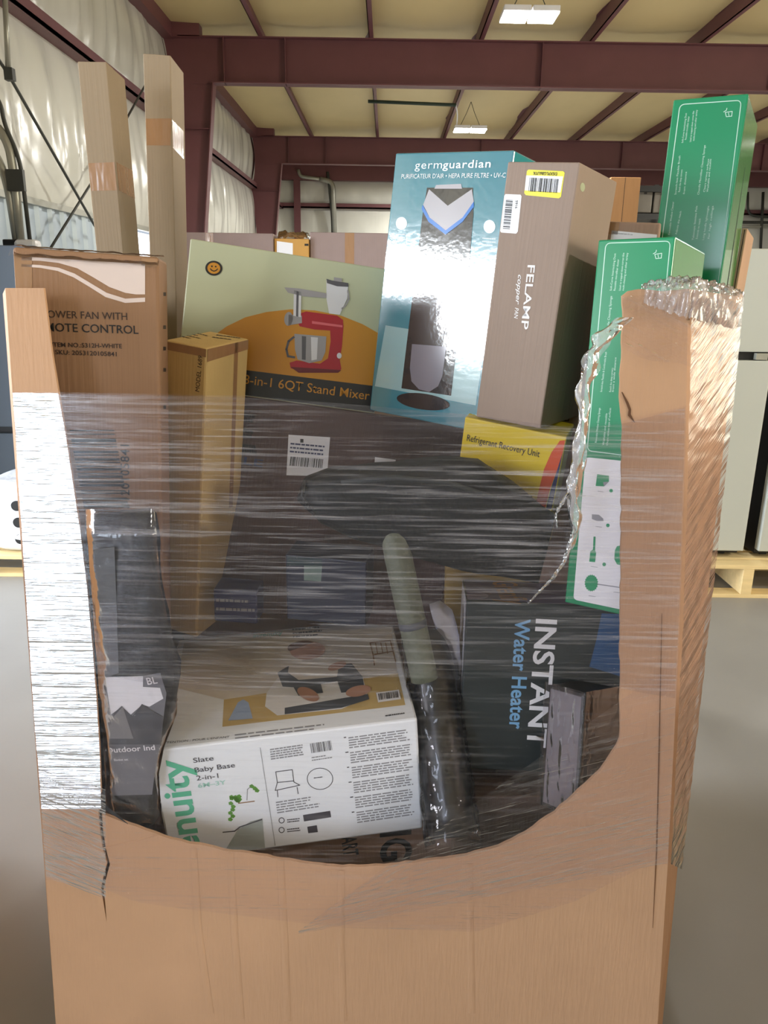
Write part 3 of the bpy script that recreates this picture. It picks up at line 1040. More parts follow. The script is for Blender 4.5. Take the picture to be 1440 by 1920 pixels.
# air purifier box, glossy teal
M_teal = mat('teal_foil', (44, 128, 148), rough=.16, var=.05, coat=1, coat_ior=2.1, bump=.025, bscale=(70, 70, 70), spec=.8)
M_teal2 = mat('dark_teal_foil', (24, 96, 116), rough=.16, coat=1, coat_ior=2.1, bump=.025, bscale=(70, 70, 70), spec=.8)
M_tpale = mat('pale_teal_foil', (150, 186, 192), rough=.16, coat=1, coat_ior=2.1, bump=.025, bscale=(70, 70, 70), spec=.8)
M_gw = mat('gloss_white_print', (228, 236, 238), rough=.2, coat=.5)
M_gk = mat('gloss_charcoal_print', (38, 40, 46), rough=.14, coat=1, coat_ior=2.0, bump=.025, bscale=(70, 70, 70))
M_gg = mat('gloss_grey_print', (120, 116, 128), rough=.16, coat=1, coat_ior=2.0)
M_gs = mat('gloss_silver_print', (176, 172, 178), rough=.18, coat=.6)
M_gb = mat('gloss_blue_print', (40, 110, 190), rough=.2, coat=.6)
gg = Box('air_purifier_box', 'glossy teal air purifier box with white germguardian lettering', 'carton', (.0135, 1.86, 1.9389), (-35.46, -4.23, 3.43), (.293, .197, .573), M_teal, .003)
gg.poly('pale_glow', 'F', [(723, 610), (910, 640), (892, 760), (703, 724)], M_tpale, 1)  # soft glow below the glare, painted in as paler teal
gg.text('F', 'germ', (778, 317), (829, 316), 12, M_gw, 0, 3, space=1.1)
gg.text('F', 'guardian', (830, 316), (920, 314), 12, M_gw, .014, 3, space=1.1)
gg.text('F', 'PURIFICATEUR D\u2019AIR \u2022 HEPA PURE FILTRE \u2022 UV-C', (753, 335), (948, 333), 7, M_gw, 0, 3)
pgg = gg.poly('pictured_body', 'F', [(801, 352), (887, 352), (888, 400), (878, 520), (857, 650), (846, 742), (753, 728), (761, 660), (778, 520), (793, 400)], M_gk, 2)
gg.poly('pictured_vent', 'F', [(818, 347), (865, 345), (867, 354), (815, 354)], M_gs, 3, on=pgg)
gg.poly('pictured_collar', 'F', [(805, 355), (840, 386), (885, 355), (889, 378), (868, 408), (836, 432), (806, 408), (794, 384)], M_gs, 3, on=pgg)
gg.poly('pictured_trim', 'F', [(793, 384), (806, 408), (836, 432), (868, 408), (889, 378), (889, 388), (868, 416), (836, 440), (804, 416), (791, 392)], M_gb, 4, on=pgg)
gg.poly('pictured_panel', 'F', [(773, 645), (837, 650), (830, 705), (822, 724), (805, 735), (786, 730), (772, 715), (769, 690)], M_gg, 3, on=pgg)
gg.ell('pictured_base', 'F', 794, 753, 50, 15, M_gk, 3, rot=8, on=pgg)
for cx, cy, r_ in ((753, 419, 10.5), (747, 479, 10), (918, 425, 11)):
    gg.ell('round_icon', 'F', cx, cy, r_, r_ * 1.15, M_gw, 2, 24)
gg.lines('F', (743, 437), (762, 437), (742, 456), 3, 1.6, M_gw, 2, seed=3)
gg.lines('F', (905, 444), (932, 446), (904, 462), 3, 1.6, M_gw, 2, seed=4)
gg.polys('white_side_print', 'R', [[(.02, -.03), (.18, -.03), (.18, -.5), (.02, -.5)]], M_label, 1, px=False)

# pan carton
fl = Box('pan_carton', 'brown FELAMP pan carton with yellow-edged barcode sticker leaning beside teal box', 'carton', (.2317, 1.64, 1.8925), (-31.73, -1.41, 4.10), (.147, .247, .506), cardboard('pan_carton_board', (150, 131, 119)), .003)
fl.text('F', 'FELAMP', (990, 497), (977, 617), 15, M_white, .008)
fl.text('F', 'copper', (972, 515), (967, 571), 9, M_white, .006, shear=.3)
fl.text('F', 'PAN', (966, 577), (964, 597), 8, M_white, .0, shear=.2)
M_yel = mat('yellow_sticker', (226, 214, 48), rough=.35)
stk = fl.poly('yellow_sticker', 'F', [(991, 318), (1056, 321), (1059, 324), (1052, 369), (1048, 372), (986, 366), (983, 362), (988, 321)], M_yel, 1)
fl.poly('sticker_panel', 'F', [(987, 329), (1056, 331), (1051, 361), (984, 357)], M_label, 2, on=stk)
fl.bars('F', (994, 333), (1049, 336), (991, 359), M_ink, 46, 3, seed=6, on=stk)
fl.text('F', 'DSXPLGB6UTK', (1045, 323.5), (1000, 322), 5, M_ink, .014, 3, on=stk)
stw = fl.poly('white_sticker', 'F', [(948, 364), (976, 365), (978, 368), (971, 434), (968, 438), (940, 436), (938, 433), (945, 367)], M_label, 1)
fl.bars('F', (949, 374), (943, 430), (962, 375), M_ink, 50, 2, seed=8, on=stw)
fl.text('F', '5916', (967, 376), (966, 391), 5, M_ink, .01, 2, on=stw)
fl.ell('round_seal', 'R', 1092, 351, 4.5, 8.5, M_pale, 1, 20)
for v in (410, 520, 650, 690, 720):
    fl.polys('edge_notch', 'F', [[(938 - (v - 400) * .135, v), (941 - (v - 400) * .135, v), (938 - (v - 400) * .135, v + 22), (935 - (v - 400) * .135, v + 22)]], M_ink, 1)

# yellow recovery unit box
M_yb = mat('yellow_box_print', (226, 196, 44), rough=.35, var=.04)
M_or = mat('orange_red_print', (214, 84, 44), rough=.4)
M_nv = mat('navy_print', (38, 44, 92), rough=.4)
o_ = at(872, 782, 1.66)
yb = Box('recovery_unit_box', 'yellow Refrigerant Recovery Unit box with orange arc below the pan carton', 'carton', o_, (-21.34, 8.05, 7.15), (.221, .1, .285), M_yb, .003)
yb.text('F', 'Refrigerant Recovery Unit', (875, 826), (1011, 857), 13, M_ink, .004)
yb.poly('orange_arc', 'F', [(1062, 826), (1050, 826), (1034, 848), (1020, 880), (1010, 920), (1004, 950), (1022, 955), (1032, 915), (1045, 880), (1062, 850)], M_or, 1)
yb.poly('navy_field', 'F', [(1064, 846), (1047, 874), (1034, 912), (1023, 955), (1060, 960), (1064, 900)], M_nv, 1)

# big brown carton under the mixer, board darkened to hold its shade
bl = Box('wide_carton', 'wide brown carton with white shipping label under the mixer box', 'carton', mx.m @ Vector((mx.px('F', 430, 740).x, .002, -.352)), (5.64, -8.09, 7.55), (.60, .26, .54), cardboard('shaded_wide_board', (92, 72, 68)), .004)
slb = bl.poly('shipping_label', 'F', [(541, 815), (619, 820), (613, 893), (537, 891)], M_label, 1)
bl.lines('F', (545, 828), (612, 834), (543, 850), 3, 3, M_nv, 2, seed=11, short=.1, on=slb)
bl.bars('F', (545, 856), (608, 861), (543, 873), M_ink, 50, 2, seed=12, on=slb)
bl.poly('label_mark', 'F', [(563, 823), (569, 823), (569, 830), (563, 830)], M_ink, 2, on=slb)
bl.poly('small_label', 'F', [(703, 857), (742, 862), (740, 876), (702, 872)], M_label, 1)
bl.text('F', 'LE', (456, 870), (492, 876), 14, M_nv, .02)
for v in (770, 800, 828):
    bl.lines('F', (446, v), (482, v + 5), (446, v + 18), 2, 7, M_ink, 1, seed=v, short=.3, name='printed_text')

# tall slim cartons
M_slim = cardboard('slim_carton_board', (150, 132, 110))
t1 = Box('slim_carton', 'very tall slim carton tilting left, taped low, the shorter of two', 'carton', (-.7198, 1.98, 2.14), (3.38, .51, -.80), (.065, .16, 1.97), M_slim, .002, 'tall slim cartons')
t1.polys('tape_strip', 'F', [[(164, 306), (217, 304), (222, 357), (170, 358)]], M_tape)
t1.polys('tape_strip', 'R', [[(218, 304), (249, 320), (254, 373), (223, 357)]], M_tape)
t1.polys('hand_slot', 'R', [[(211, 124), (222, 133), (223, 139), (212, 130)]], M_ink)
t2 = Box('slim_carton', 'very tall slim upright carton with tape band, the taller of two', 'carton', at(268, 100, 2.24), (3.72, 1.05, 2.2), (.070, .181, 2.05), M_slim, .002, 'tall slim cartons')
t2.polys('tape_strip', 'F', [[(268, 222), (321, 222), (320, 273), (268, 272)]], M_tape)
t2.polys('tape_strip', 'R', [[(322, 224), (344, 246), (344, 298), (321, 275)]], M_tape)

# brown carton behind the green boxes
cf = Box('leaning_carton', 'narrow brown leaning carton with handling icons behind the green box', 'carton', (.4380, 1.84, 1.8037), (-19.1, -6.31, 2.5), (.165, .1, 1.2), cardboard('leaning_board', (162, 134, 116)), .004)
cf.poly('tape_strip', 'F', [(1095, 414), (1162, 416), (1158, 440), (1092, 436)], M_tape, 1)
alb = cf.poly('address_label', 'F', [(1147, 432), (1232, 440), (1228, 490), (1140, 484)], M_label, 1)
cf.text('F', 'Recommended items for use', (1150, 438), (1186, 441), 2.5, M_ink, 0, 2, on=alb)
cf.poly('white_sticker', 'F', [(1077, 695), (1088, 696), (1084, 735), (1070, 748)], M_label, 1)
for cx, cy in ((1066, 753), (1060, 779), (1053, 805)):
    cf.stroke('handling_icon', 'F', [(cx - 8, cy - 10), (cx + 8, cy - 9), (cx + 6, cy + 10), (cx - 9, cy + 9)], 1.6, M_inkb, 1, True)
    cf.stroke('handling_icon', 'F', [(cx - 3, cy + 4), (cx - 1, cy - 4), (cx + 3, cy - 3), (cx + 1, cy + 2)], 1.6, M_inkb, 1)

# green boxes
M_grn = mat('green_gloss', (20, 138, 92), rough=.28, var=.05, coat=.35)
M_gt = mat('green_white_print', (196, 228, 214), rough=.3)
M_gsd = mat('green_side', (60, 140, 62), rough=.2, coat=.6)


def rrect(p, r=8):
    """rounded quad from four pixel corners"""
    P = [Vector(q) for q in p]
    out = []
    for i in range(4):
        a, b, c = P[i - 1], P[i], P[(i + 1) % 4]
        s, e = b + (a - b).normalized() * r, b + (c - b).normalized() * r
        for k in range(6):
            q = k / 5
            out.append((s * (1 - q) + b * q) * (1 - q) + (b * (1 - q) + e * q) * q)
    return out


def bin_icon(B, x, y, mt_):
    B.stroke('bin_icon', 'F', [(x - 6, y - 1), (x - 4, y + 7), (x + 6, y + 6), (x + 7, y - 3), (x - 6, y - 1)], 1.3, mt_, 2)
    B.stroke('bin_icon', 'F', [(x - 9, y - 2), (x - 4, y - 5), (x - 3, y - 9)], 1.3, mt_, 2)
    B.stroke('bin_icon', 'F', [(x, y), (x + 1, y + 5)], 1.2, mt_, 2)


g1 = Box('green_box', 'green cleaning kit box with pictured brushes, standing lower behind the wrapped corner', 'carton', (.4020, 1.56, 1.7454), (-34.27, -4.36, -1.23), (.143, .24, .727), M_grn, .003, 'green cleaning kit boxes')
g1.polys('side_print', 'R', [[(.004, -.004), (.236, -.004), (.236, -.72), (.004, -.72)]], M_gsd, 1, px=False)
g1.stroke('border_line', 'F', rrect([(1136, 456), (1257, 452), (1222, 860), (1101, 845)], 10), 1.6, M_gt, 1, True)
bin_icon(g1, 1234, 478, M_gt)
for a, b, h_, tx in (((1147, 545), (1155, 475), 4, 'Soft-Curve Interlocking Dust'), ((1154, 545), (1161, 486), 4, 'Reusable microfiber duster'), ((1164, 545), (1171, 474), 4, 'Used to trapped down corner-like'), ((1170, 545), (1178, 474), 4, 'multi-cleaning and other variety'),
                     ((1141, 625), (1148, 555), 4.5, 'Chenille Cleaning Sponge'), ((1129, 735), (1138, 660), 4, 'Scratch-less Flexible & Comfortable Brush'), ((1146, 735), (1150, 690), 4, 'Reach the deep corners'), ((1151, 735), (1156, 670), 4, 'from a wide distance'),
                     ((1119, 830), (1126, 765), 4, 'Removable Window Cleaning Sponge'), ((1133, 835), (1139, 775), 4, 'Washable and reusable'), ((1140, 835), (1146, 765), 4, 'Clears various type of surfaces')):
    g1.text('F', tx, a, b, h_, M_gt, 0, 1, name='printed_text')
gwp = g1.poly('white_panel', 'F', rrect([(1098, 857), (1205, 868), (1180, 1146), (1075, 1124)], 8), M_white, 1)
M_gi = mat('green_icon', (22, 148, 96), rough=.4)
g1.poly('pictured_cloth', 'F', [(1120, 889), (1142, 892), (1142, 903), (1133, 912), (1117, 911)], M_gi, 2, on=gwp)
g1.poly('pictured_cloth_fold', 'F', [(1142, 903), (1133, 912), (1131, 904)], M_grey, 3, on=gwp)
g1.poly('pictured_brush', 'F', [(1110, 964), (1123, 965), (1131, 972), (1132, 977), (1120, 977), (1110, 973)], M_grey, 2, on=gwp)
g1.poly('pictured_handle', 'F', [(1113, 1006), (1117, 1006), (1116, 1032), (1118, 1036), (1116, 1054), (1105, 1053), (1107, 1034), (1112, 1030)], M_gi, 2, on=gwp)
du = []
for k in range(40):
    a = 2 * math.pi * k / 40
    r_ = 11.5 + (1.6 if k % 2 else 0)
    du.append((1109 + r_ * math.cos(a), 1093 + r_ * 1.25 * math.sin(a)))
g1.poly('pictured_duster', 'F', du, M_gi, 2, on=gwp)
g1.stroke('pictured_pole', 'F', [(1120, 1095), (1180, 1104)], 2, M_grey, 2, on=gwp)
g1.poly('pictured_mitt', 'F', [(1157, 1024), (1175, 1020), (1175, 1062), (1157, 1058), (1152, 1048), (1153, 1032)], M_gi, 2, on=gwp)
for cx, cy in ((1146, 920), (1140, 985), (1133, 1058)):
    g1.ell('pictured_dot', 'F', cx, cy, 3.4, 3.6, M_gi, 2, 14, on=gwp)
for cx, cy in ((1121, 919), (1117, 985), (1108, 1060), (1104, 1115), (1150, 1108)):
    g1.lines('F', (cx, cy), (cx + 14, cy + 2), (cx, cy + 4), 1, 1.2, M_grey, 2, seed=cx)

k_ = 1.90 / 1.80
g2 = Box('green_box', 'green cleaning kit box standing tallest behind the other, reaching above the rafter', 'carton', at(1263, 187, 1.90), (-29.02, -3.53, .65), (.153, .265, .95), M_grn, .003, 'green cleaning kit boxes')
g2.polys('side_print', 'R', [[(.004, -.004), (.261, -.004), (.261, -.9), (.004, -.9)]], M_gsd, 1, px=False)
g2.polys('side_slit', 'R', [[(.135, -.12), (.14, -.12), (.15, -.5), (.13, -.5)]], M_ink, 2, px=False)
g2.stroke('border_line', 'F', rrect([(1275, 196), (1390, 188), (1340, 640), (1216, 640)], 10), 1.6, M_gt, 1, True)
bin_icon(g2, 1366, 212, M_gt)
for a, b, tx in (((1281, 268), (1288, 212), 'Soft-Curve Interlocking Dust'), ((1287, 262), (1293, 218), 'Reusable microfiber duster'), ((1296, 266), (1302, 208), 'Used to trapped down corner-like'), ((1302, 264), (1308, 206), 'multi-cleaning and other variety'),
                 ((1268, 365), (1276, 292), 'Scratch-less Flexible Brush'), ((1275, 360), (1280, 318), 'Reach the deep corners'), ((1284, 364), (1288, 322), 'from distance'), ((1311, 365), (1323, 272), 'Chenille Microfiber Cleaning Sponge'), ((1322, 360), (1330, 298), 'Clears various surfaces'), ((1328, 360), (1334, 298), 'Washable and reusable'),
                 ((1256, 440), (1264, 378), 'Removable Window Cleaner'), ((1269, 440), (1278, 396), 'Adjusts the reach'), ((1301, 450), (1308, 386), 'Telescopic Stainless Pole'), ((1308, 448), (1314, 410), 'Extends to reach'), ((1320, 450), (1330, 386), 'Long handle lightweight'), ((1330, 448), (1338, 386), 'for high ceilings')):
    g2.text('F', tx, a, b, 3.6, M_gt, 0, 1, name='printed_text')
p = at(1392, 428, 2.05)
rc = Box('edge_carton', 'thin brown carton flat leaning behind the tallest green box', 'carton', p, (-29, -3, 2), (.012, .2, 1.0), M_card, .002)
rc.polys('flute_line', 'F', [[(.005, -.003), (.007, -.003), (.007, -.9), (.005, -.9)]], M_inkb, 1, px=False)

# baby base box
M_bw = mat('white_gloss_carton', (244, 247, 255), rough=.4, var=.03)
bb = Box('baby_seat_box', 'white Ingenuity baby base box with green lettering lying on carton', 'carton', (-.4771, 1.38, .7294), (6.88, 3.91, -4.69), (.560, .458, .295), M_bw, .005)
M_mint = mat('mint_print', (104, 200, 164), rough=.4)
M_mint2 = mat('pale_mint_print', (170, 218, 204), rough=.4)
M_dg = mat('dark_grey_print', (78, 76, 84), rough=.5)
bb.text('F', 'ingenuity', (388, 1668), (346, 1421), 40, M_mint, .02)
bb.text('F', 'Slate', (363, 1430), (401, 1425), 11, M_dg, .004)
bb.text('F', 'Baby Base', (366, 1448), (441, 1438), 11, M_dg, .004)
bb.text('F', '2-in-1', (369, 1463), (410, 1458), 11, M_dg, .004)
bb.text('F', '6M\u20133Y', (372, 1477), (424, 1470), 10, M_mint2, .006)
M_leaf = mat('leaf_print', (104, 160, 72), rough=.5)
rr = random.Random(5)
bb.polys('pictured_plant', 'F', [[(x + 5 * math.cos(a), y + 4 * math.sin(a)) for a in (0, 1.2, 2.4, 3.6, 4.8)] for x, y in [(436 + rr.uniform(-2, 14), 1496 + rr.uniform(-4, 6)) for _ in range(9)] + [(434 + rr.uniform(-3, 4), 1506 + k * 6) for k in range(6)] + [(482, 1482), (478, 1478), (472, 1474)]], M_leaf, 1)
bb.stroke('pictured_shelf', 'F', [(447, 1506), (477, 1502)], 1.8, M_tape, 1)
bb.stroke('pictured_lamp', 'F', [(463, 1500), (464, 1480), (473, 1472)], 1.4, M_grey, 1)
bb.poly('pictured_sofa', 'F', [(425, 1590), (446, 1555), (470, 1540), (492, 1534), (497, 1590), (420, 1600)], mat('sage_grey_print', (176, 184, 180), rough=.5), 1)
bb.stroke('pictured_sofa_line', 'F', [(418, 1560), (440, 1558), (450, 1550), (491, 1536)], 2, M_dg, 2)
bb.stroke('panel_line', 'F', [(488, 1402), (516, 1585)], 1, M_grey, 1)
bb.lines('F', (506, 1403), (568, 1394), (508, 1425), 5, 2.4, M_grey, 1, seed=21, short=.1)
bb.bars('F', (581, 1394), (621, 1388), (584, 1412), M_dg, 44, 1, seed=22)
bb.lines('F', (584, 1418), (624, 1412), (585, 1428), 2, 2, M_grey, 1, seed=23)
bb.stroke('pictured_chair', 'F', [(517, 1447), (548, 1443), (551, 1466), (562, 1472), (516, 1482), (520, 1467), (551, 1464)], 1.4, M_dg, 1)
bb.stroke('pictured_chair', 'F', [(517, 1447), (520, 1467)], 1.4, M_dg, 1)
bb.stroke('pictured_chair', 'F', [(520, 1482), (521, 1494)], 1.4, M_dg, 1)
bb.stroke('pictured_chair', 'F', [(557, 1476), (559, 1488)], 1.4, M_dg, 1)
bb.stroke('round_seal', 'F', [(600 + 24 * math.cos(2 * math.pi * k / 24), 1460 + 20 * math.sin(2 * math.pi * k / 24)) for k in range(24)], 1.2, M_dg, 1, True)
bb.lines('F', (588, 1456), (612, 1453), (589, 1462), 1, 1.6, M_dg, 1, seed=2)
bb.lines('F', (517, 1502), (608, 1488), (520, 1526), 5, 2.2, M_grey, 1, seed=24, short=.4)
bb.poly('black_badge', 'F', [(568, 1528), (619, 1520), (621, 1532), (570, 1540)], M_dg, 1)
bb.poly('black_badge', 'F', [(576, 1550), (594, 1547), (596, 1560), (578, 1562)], M_dg, 1)
for cy in (1538, 1556):
    bb.stroke('round_mark', 'F', [(528 + 5 * math.cos(2 * math.pi * k / 12), cy + 5 * math.sin(2 * math.pi * k / 12)) for k in range(12)], 1.4, M_dg, 1, True)
    bb.lines('F', (538, cy - 3), (564, cy - 6), (539, cy + 5), 2, 2, M_dg, 1, seed=cy)
for k in range(6):
    y = 1381 + k * 28 - 0
    bb.lines('F', (653 + k * 3, y), (770 + k * 1.5, y - 16), (655 + k * 3, y + 23), 5, 2.2, M_grey, 1, seed=30 + k, short=.12)
    bb.lines('F', (644 + k * 3, y), (650 + k * 3, y - 1), (645 + k * 3, y + 3), 1, 2, M_dg, 1, seed=k)
# top picture of the baby in the seat (flat print)
M_skin = mat('skin_print', (196, 150, 130), rough=.5)
M_hair = mat('hair_print', (128, 94, 80), rough=.5)
M_floorp = mat('wood_floor_print', (206, 178, 120), rough=.5)
M_cream = mat('cream_print', (222, 214, 204), rough=.5)
M_slp = mat('slate_print', (88, 92, 100), rough=.5)
M_blue = mat('pale_blue_print', (164, 182, 212), rough=.5)
bb.poly('pictured_floor', 'T', [(420, 1312), (746, 1262), (760, 1322), (417, 1363)], M_floorp, 1)
bb.poly('pictured_wall', 'T', [(345, 1206), (734, 1156), (745, 1262), (420, 1312), (330, 1290)], M_cream, 1)
bb.poly('pictured_seat', 'T', [(500, 1300), (520, 1272), (680, 1268), (690, 1308), (640, 1330), (520, 1342), (497, 1325)], M_white, 2)
bb.poly('pictured_seat_shade', 'T', [(534, 1328), (690, 1302), (692, 1312), (640, 1328), (534, 1340)], M_slp, 3)
bb.poly('pictured_tray', 'T', [(520, 1262), (540, 1250), (660, 1245), (680, 1270), (560, 1290), (530, 1288)], M_slp, 3)
bb.poly('pictured_shirt', 'T', [(545, 1232), (600, 1226), (636, 1244), (632, 1270), (560, 1276), (540, 1262)], M_cream, 4)
bb.ell('pictured_head', 'T', 577, 1221, 33, 17, M_skin, 5, rot=-4)
bb.ell('pictured_hair', 'T', 566, 1214, 27, 11, M_hair, 6, rot=-8, a0=150, a1=330)
bb.ell('pictured_hand', 'T', 632, 1250, 18, 7, M_skin, 5, rot=-20)
bb.ell('pictured_foot', 'T', 578, 1303, 22, 11, M_skin, 5, rot=25)
bb.ell('pictured_foot', 'T', 672, 1297, 24, 10, M_skin, 5, rot=-12)
bb.poly('pictured_leg', 'T', [(545, 1280), (600, 1278), (606, 1300), (560, 1306)], M_slp, 4)
bb.poly('pictured_leg', 'T', [(632, 1276), (680, 1270), (684, 1296), (640, 1300)], M_slp, 4)
bb.stroke('pictured_stool', 'T', [(694, 1206), (700, 1230), (702, 1248)], 2.2, M_tape, 3)
bb.stroke('pictured_stool', 'T', [(694, 1206), (732, 1202), (742, 1242)], 2.2, M_tape, 3)
bb.stroke('pictured_stool', 'T', [(702, 1228), (736, 1222)], 2.2, M_tape, 3)
for x in (704, 714, 723):
    bb.stroke('pictured_stool', 'T', [(x, 1206), (x + 4, 1226)], 1.6, M_tape, 3)
bb.poly('pictured_toy', 'T', [(428, 1352), (446, 1318), (456, 1312), (466, 1318), (474, 1348)], M_blue, 3)
bst = bb.poly('white_sticker', 'T', [(705, 1300), (748, 1294), (752, 1312), (709, 1318)], M_white, 4)
bb.bars('T', (709, 1302), (746, 1297), (711, 1314), M_dg, 40, 5, seed=41, on=bst)
bb.text('T', 'ingenuity', (475, 1196), (530, 1190), 14, M_mint, .02, 3)
bb.lines('T', (548, 1178), (612, 1172), (550, 1198), 3, 3, M_dg, 3, seed=42)
bb.text('T', 'ATTENTION : POUR L\u2019ENFANT', (300, 1396), (430, 1384), 6, M_dg, 0, 3)
bb.lines('T', (440, 1376), (610, 1356), (441, 1388), 2, 2.4, M_grey, 3, seed=43)
bb.lines('T', (722, 1340), (764, 1334), (723, 1346), 1, 2.4, M_dg, 3, seed=44)

# carton beneath
M_low = cardboard('low_carton_board', (180, 150, 132))
q = bb.m @ Vector((.06, .035, -.297))
ng = Box('printed_carton', 'brown carton with bold black rotated letters beneath the white baby box', 'carton', q, (6.88, 3.91, -4.69), (.62, .24, .24), M_low, .003)
ng.text('F', 'LIVING', (710, 1420), (716, 1616), 46, M_ink, .03)
ng.text('F', 'ART', (640, 1570), (645, 1606), 22, M_ink, .02)

# navy box, mustard carton, supports
q = at(535, 1040, 1.66)
nv = Box('navy_box', 'dark navy box with small pale sticker behind the baby box', 'carton', q, (-10, 4, 1), (at(690, 1040, 1.66).x - q.x, .09, .165), mat('navy_box_print', (36, 40, 62), rough=.35), .003)
nv.poly('pale_sticker', 'F', [(570, 1060), (604, 1061), (602, 1090), (570, 1088)], mat('pale_green_sticker', (120, 140, 132), rough=.4), 1)
nv.poly('dark_teal_field', 'F', [(538, 1042), (604, 1043), (604, 1062), (538, 1060)], mat('dark_teal_print', (24, 54, 58), rough=.4), 1)
q = at(400, 1104, 1.70)
n2 = Box('indigo_box', 'small indigo box between tan carton and navy box', 'carton', q, (-4, 3, 2), (.105, .07, .085), mat('indigo_print', (54, 54, 100), rough=.35), .003)
n2.lines('F', (405, 1118), (480, 1121), (405, 1150), 2, 5, M_grey, 1, seed=50)
mu = Box('mustard_carton', 'mustard coloured carton behind the water heater box', 'carton', at(835, 1035, 1.76), (-4, 6, -1), (.20, .08, .48), mat('mustard_board', (176, 142, 72), rough=.6), .004)
mu.poly('top_seam', 'F', [(836, 1046), (1004, 1050), (1004, 1053), (836, 1049)], M_inkb, 1)
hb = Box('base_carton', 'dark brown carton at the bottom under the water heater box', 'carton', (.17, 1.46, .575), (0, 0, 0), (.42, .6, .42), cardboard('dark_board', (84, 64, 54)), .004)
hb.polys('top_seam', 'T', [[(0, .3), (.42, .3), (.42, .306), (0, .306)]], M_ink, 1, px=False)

# water heater box
M_dkg = mat('dark_green_box', (34, 44, 46), rough=.35, var=.1)
wh = Box('water_heater_box', 'dark INSTANT Water Heater box lying sideways under the green box', 'carton', (.1835, 1.56, .9996), (-2.92, -7.38, .71), (.351, .19, .391), M_dkg, .003)
wh.polys('purple_top', 'T', [[(.003, .003), (wh.w - .003, .003), (wh.w - .003, .187), (.003, .187)]], mat('purple_print', (78, 72, 120), rough=.35), 1, px=False)
wh.text('T', 'Grenfly', (922, 1090), (944, 1132), 14, M_oran, .01, 2)
wh.ell('pale_swirl', 'T', 890, 1118, 26, 7, mat('lilac_print', (150, 146, 186), rough=.4), 2, 20)
wh.poly('blue_field', 'F', [(1128, 1150), (1180, 1152), (1176, 1270), (1105, 1250), (1118, 1200)], mat('blue_print', (38, 84, 128), rough=.35), 1)
wh.text('F', 'INSTANT', (1006, 1160), (988, 1400), 36, M_white, .022)
M_lb = mat('light_blue_print', (120, 172, 214), rough=.4)
wh.text('F', 'Water Heater', (967, 1160), (955, 1366), 26, M_lb, .02)
wh.polys('white_edge', 'L', [[(-.187, -.003), (-.003, -.003), (-.003, -.38), (-.187, -.38)]], M_label, 1, px=False)

# black box in shrink film, lower right corner
bq = Box('shrink_wrapped_box', 'black shrink-wrapped box with grey end in the lower right of the opening', 'carton', (.3575, 1.475, .8447), (-51.39, -12.34, -10.34), (.090, .15, .26), mat('black_matt_box', (30, 31, 34), rough=.4), .006)
bq.polys('grey_end', 'F', [[(.006, -.008), (.084, -.008), (.084, -.25), (.006, -.25)]], mat('grey_card', (116, 112, 118), rough=.5), 1, px=False)


def shrink(a, b):
    x = -.004 + (bq.w + .012) * min(1, a * 2)
    y = -.008 if a < .5 else -.008 + .16 * (a - .5) * 2
    n = .0015 * noise.noise(Vector((a * 16, b * 9, 7)))
    return (x + n, y + n - .001, .006 - b * .26 + n)


grid('shrink_film', shrink, 60, 40, M_wrap, bq.o)


# soft goods
def puffy(name, px, Yc, depth, mt_, parent=None, p=.45, rough=.006, sub=3, seed=0, rings=14):
    pts = []
    for i in range(len(px)):
        a, b = Vector(px[i]), Vector(px[(i + 1) % len(px)])
        for k in range(sub):
            pts.append(at(*(a + (b - a) * k / sub), Yc))
    c = sum(pts, Vector()) / len(pts)
    vs, fs = [], []
    n = len(pts)
    for j in range(rings + 1):
        a = -math.pi / 2 + math.pi * j / rings
        s = max(.02, abs(math.cos(a))) ** p
        y = math.copysign(abs(math.sin(a)) ** p, math.sin(a)) * depth / 2
        for q in pts:
            v = c + (q - c) * s + Vector((0, y, 0))
            v += Vector((1, 1, 1)) * rough * noise.noise(v * 14 + Vector((seed, 0, 0)))
            vs.append(v)
    for j in range(rings):
        for i in range(n):
            fs.append((j * n + i, j * n + (i + 1) % n, (j + 1) * n + (i + 1) % n, (j + 1) * n + i))
    fs.append(tuple(range(n))[::-1])
    fs.append(tuple(rings * n + i for i in range(n)))
    o = mesh(name, vs, fs, mt_, None, True)
    if parent:
        under(o, parent)
    return o


M_fab = mat('black_fabric', (12, 13, 15), rough=.7, var=.2, nscale=14, bump=.3, bscale=(40, 40, 40))
bag = empty('black_bag', at(780, 1060, 1.56))
tag(bag, 'long black padded bag lying across the middle under the stretch film', 'bag')
bpy.context.view_layer.update()
puffy('bag_body', [(558, 932), (572, 895), (620, 880), (740, 868), (860, 857), (902, 862), (945, 898), (1000, 932), (1036, 962), (1024, 1030), (1008, 1086), (900, 1070), (800, 1045), (700, 1015), (650, 1000), (600, 978)], 1.555, .11, M_fab, bag, seed=1)
strp = tube('strap', [at(640, 905, 1.485), at(740, 895, 1.48), at(840, 905, 1.48), at(930, 935, 1.485)], .006, mat('strap_webbing', (48, 52, 52), rough=.7), None, 6)
under(strp, bag)
tube_o = under(tube('end_piping', [at(572, 900, 1.52), at(566, 930, 1.505), at(590, 966, 1.515)], .004, M_black, None, 6), bag)

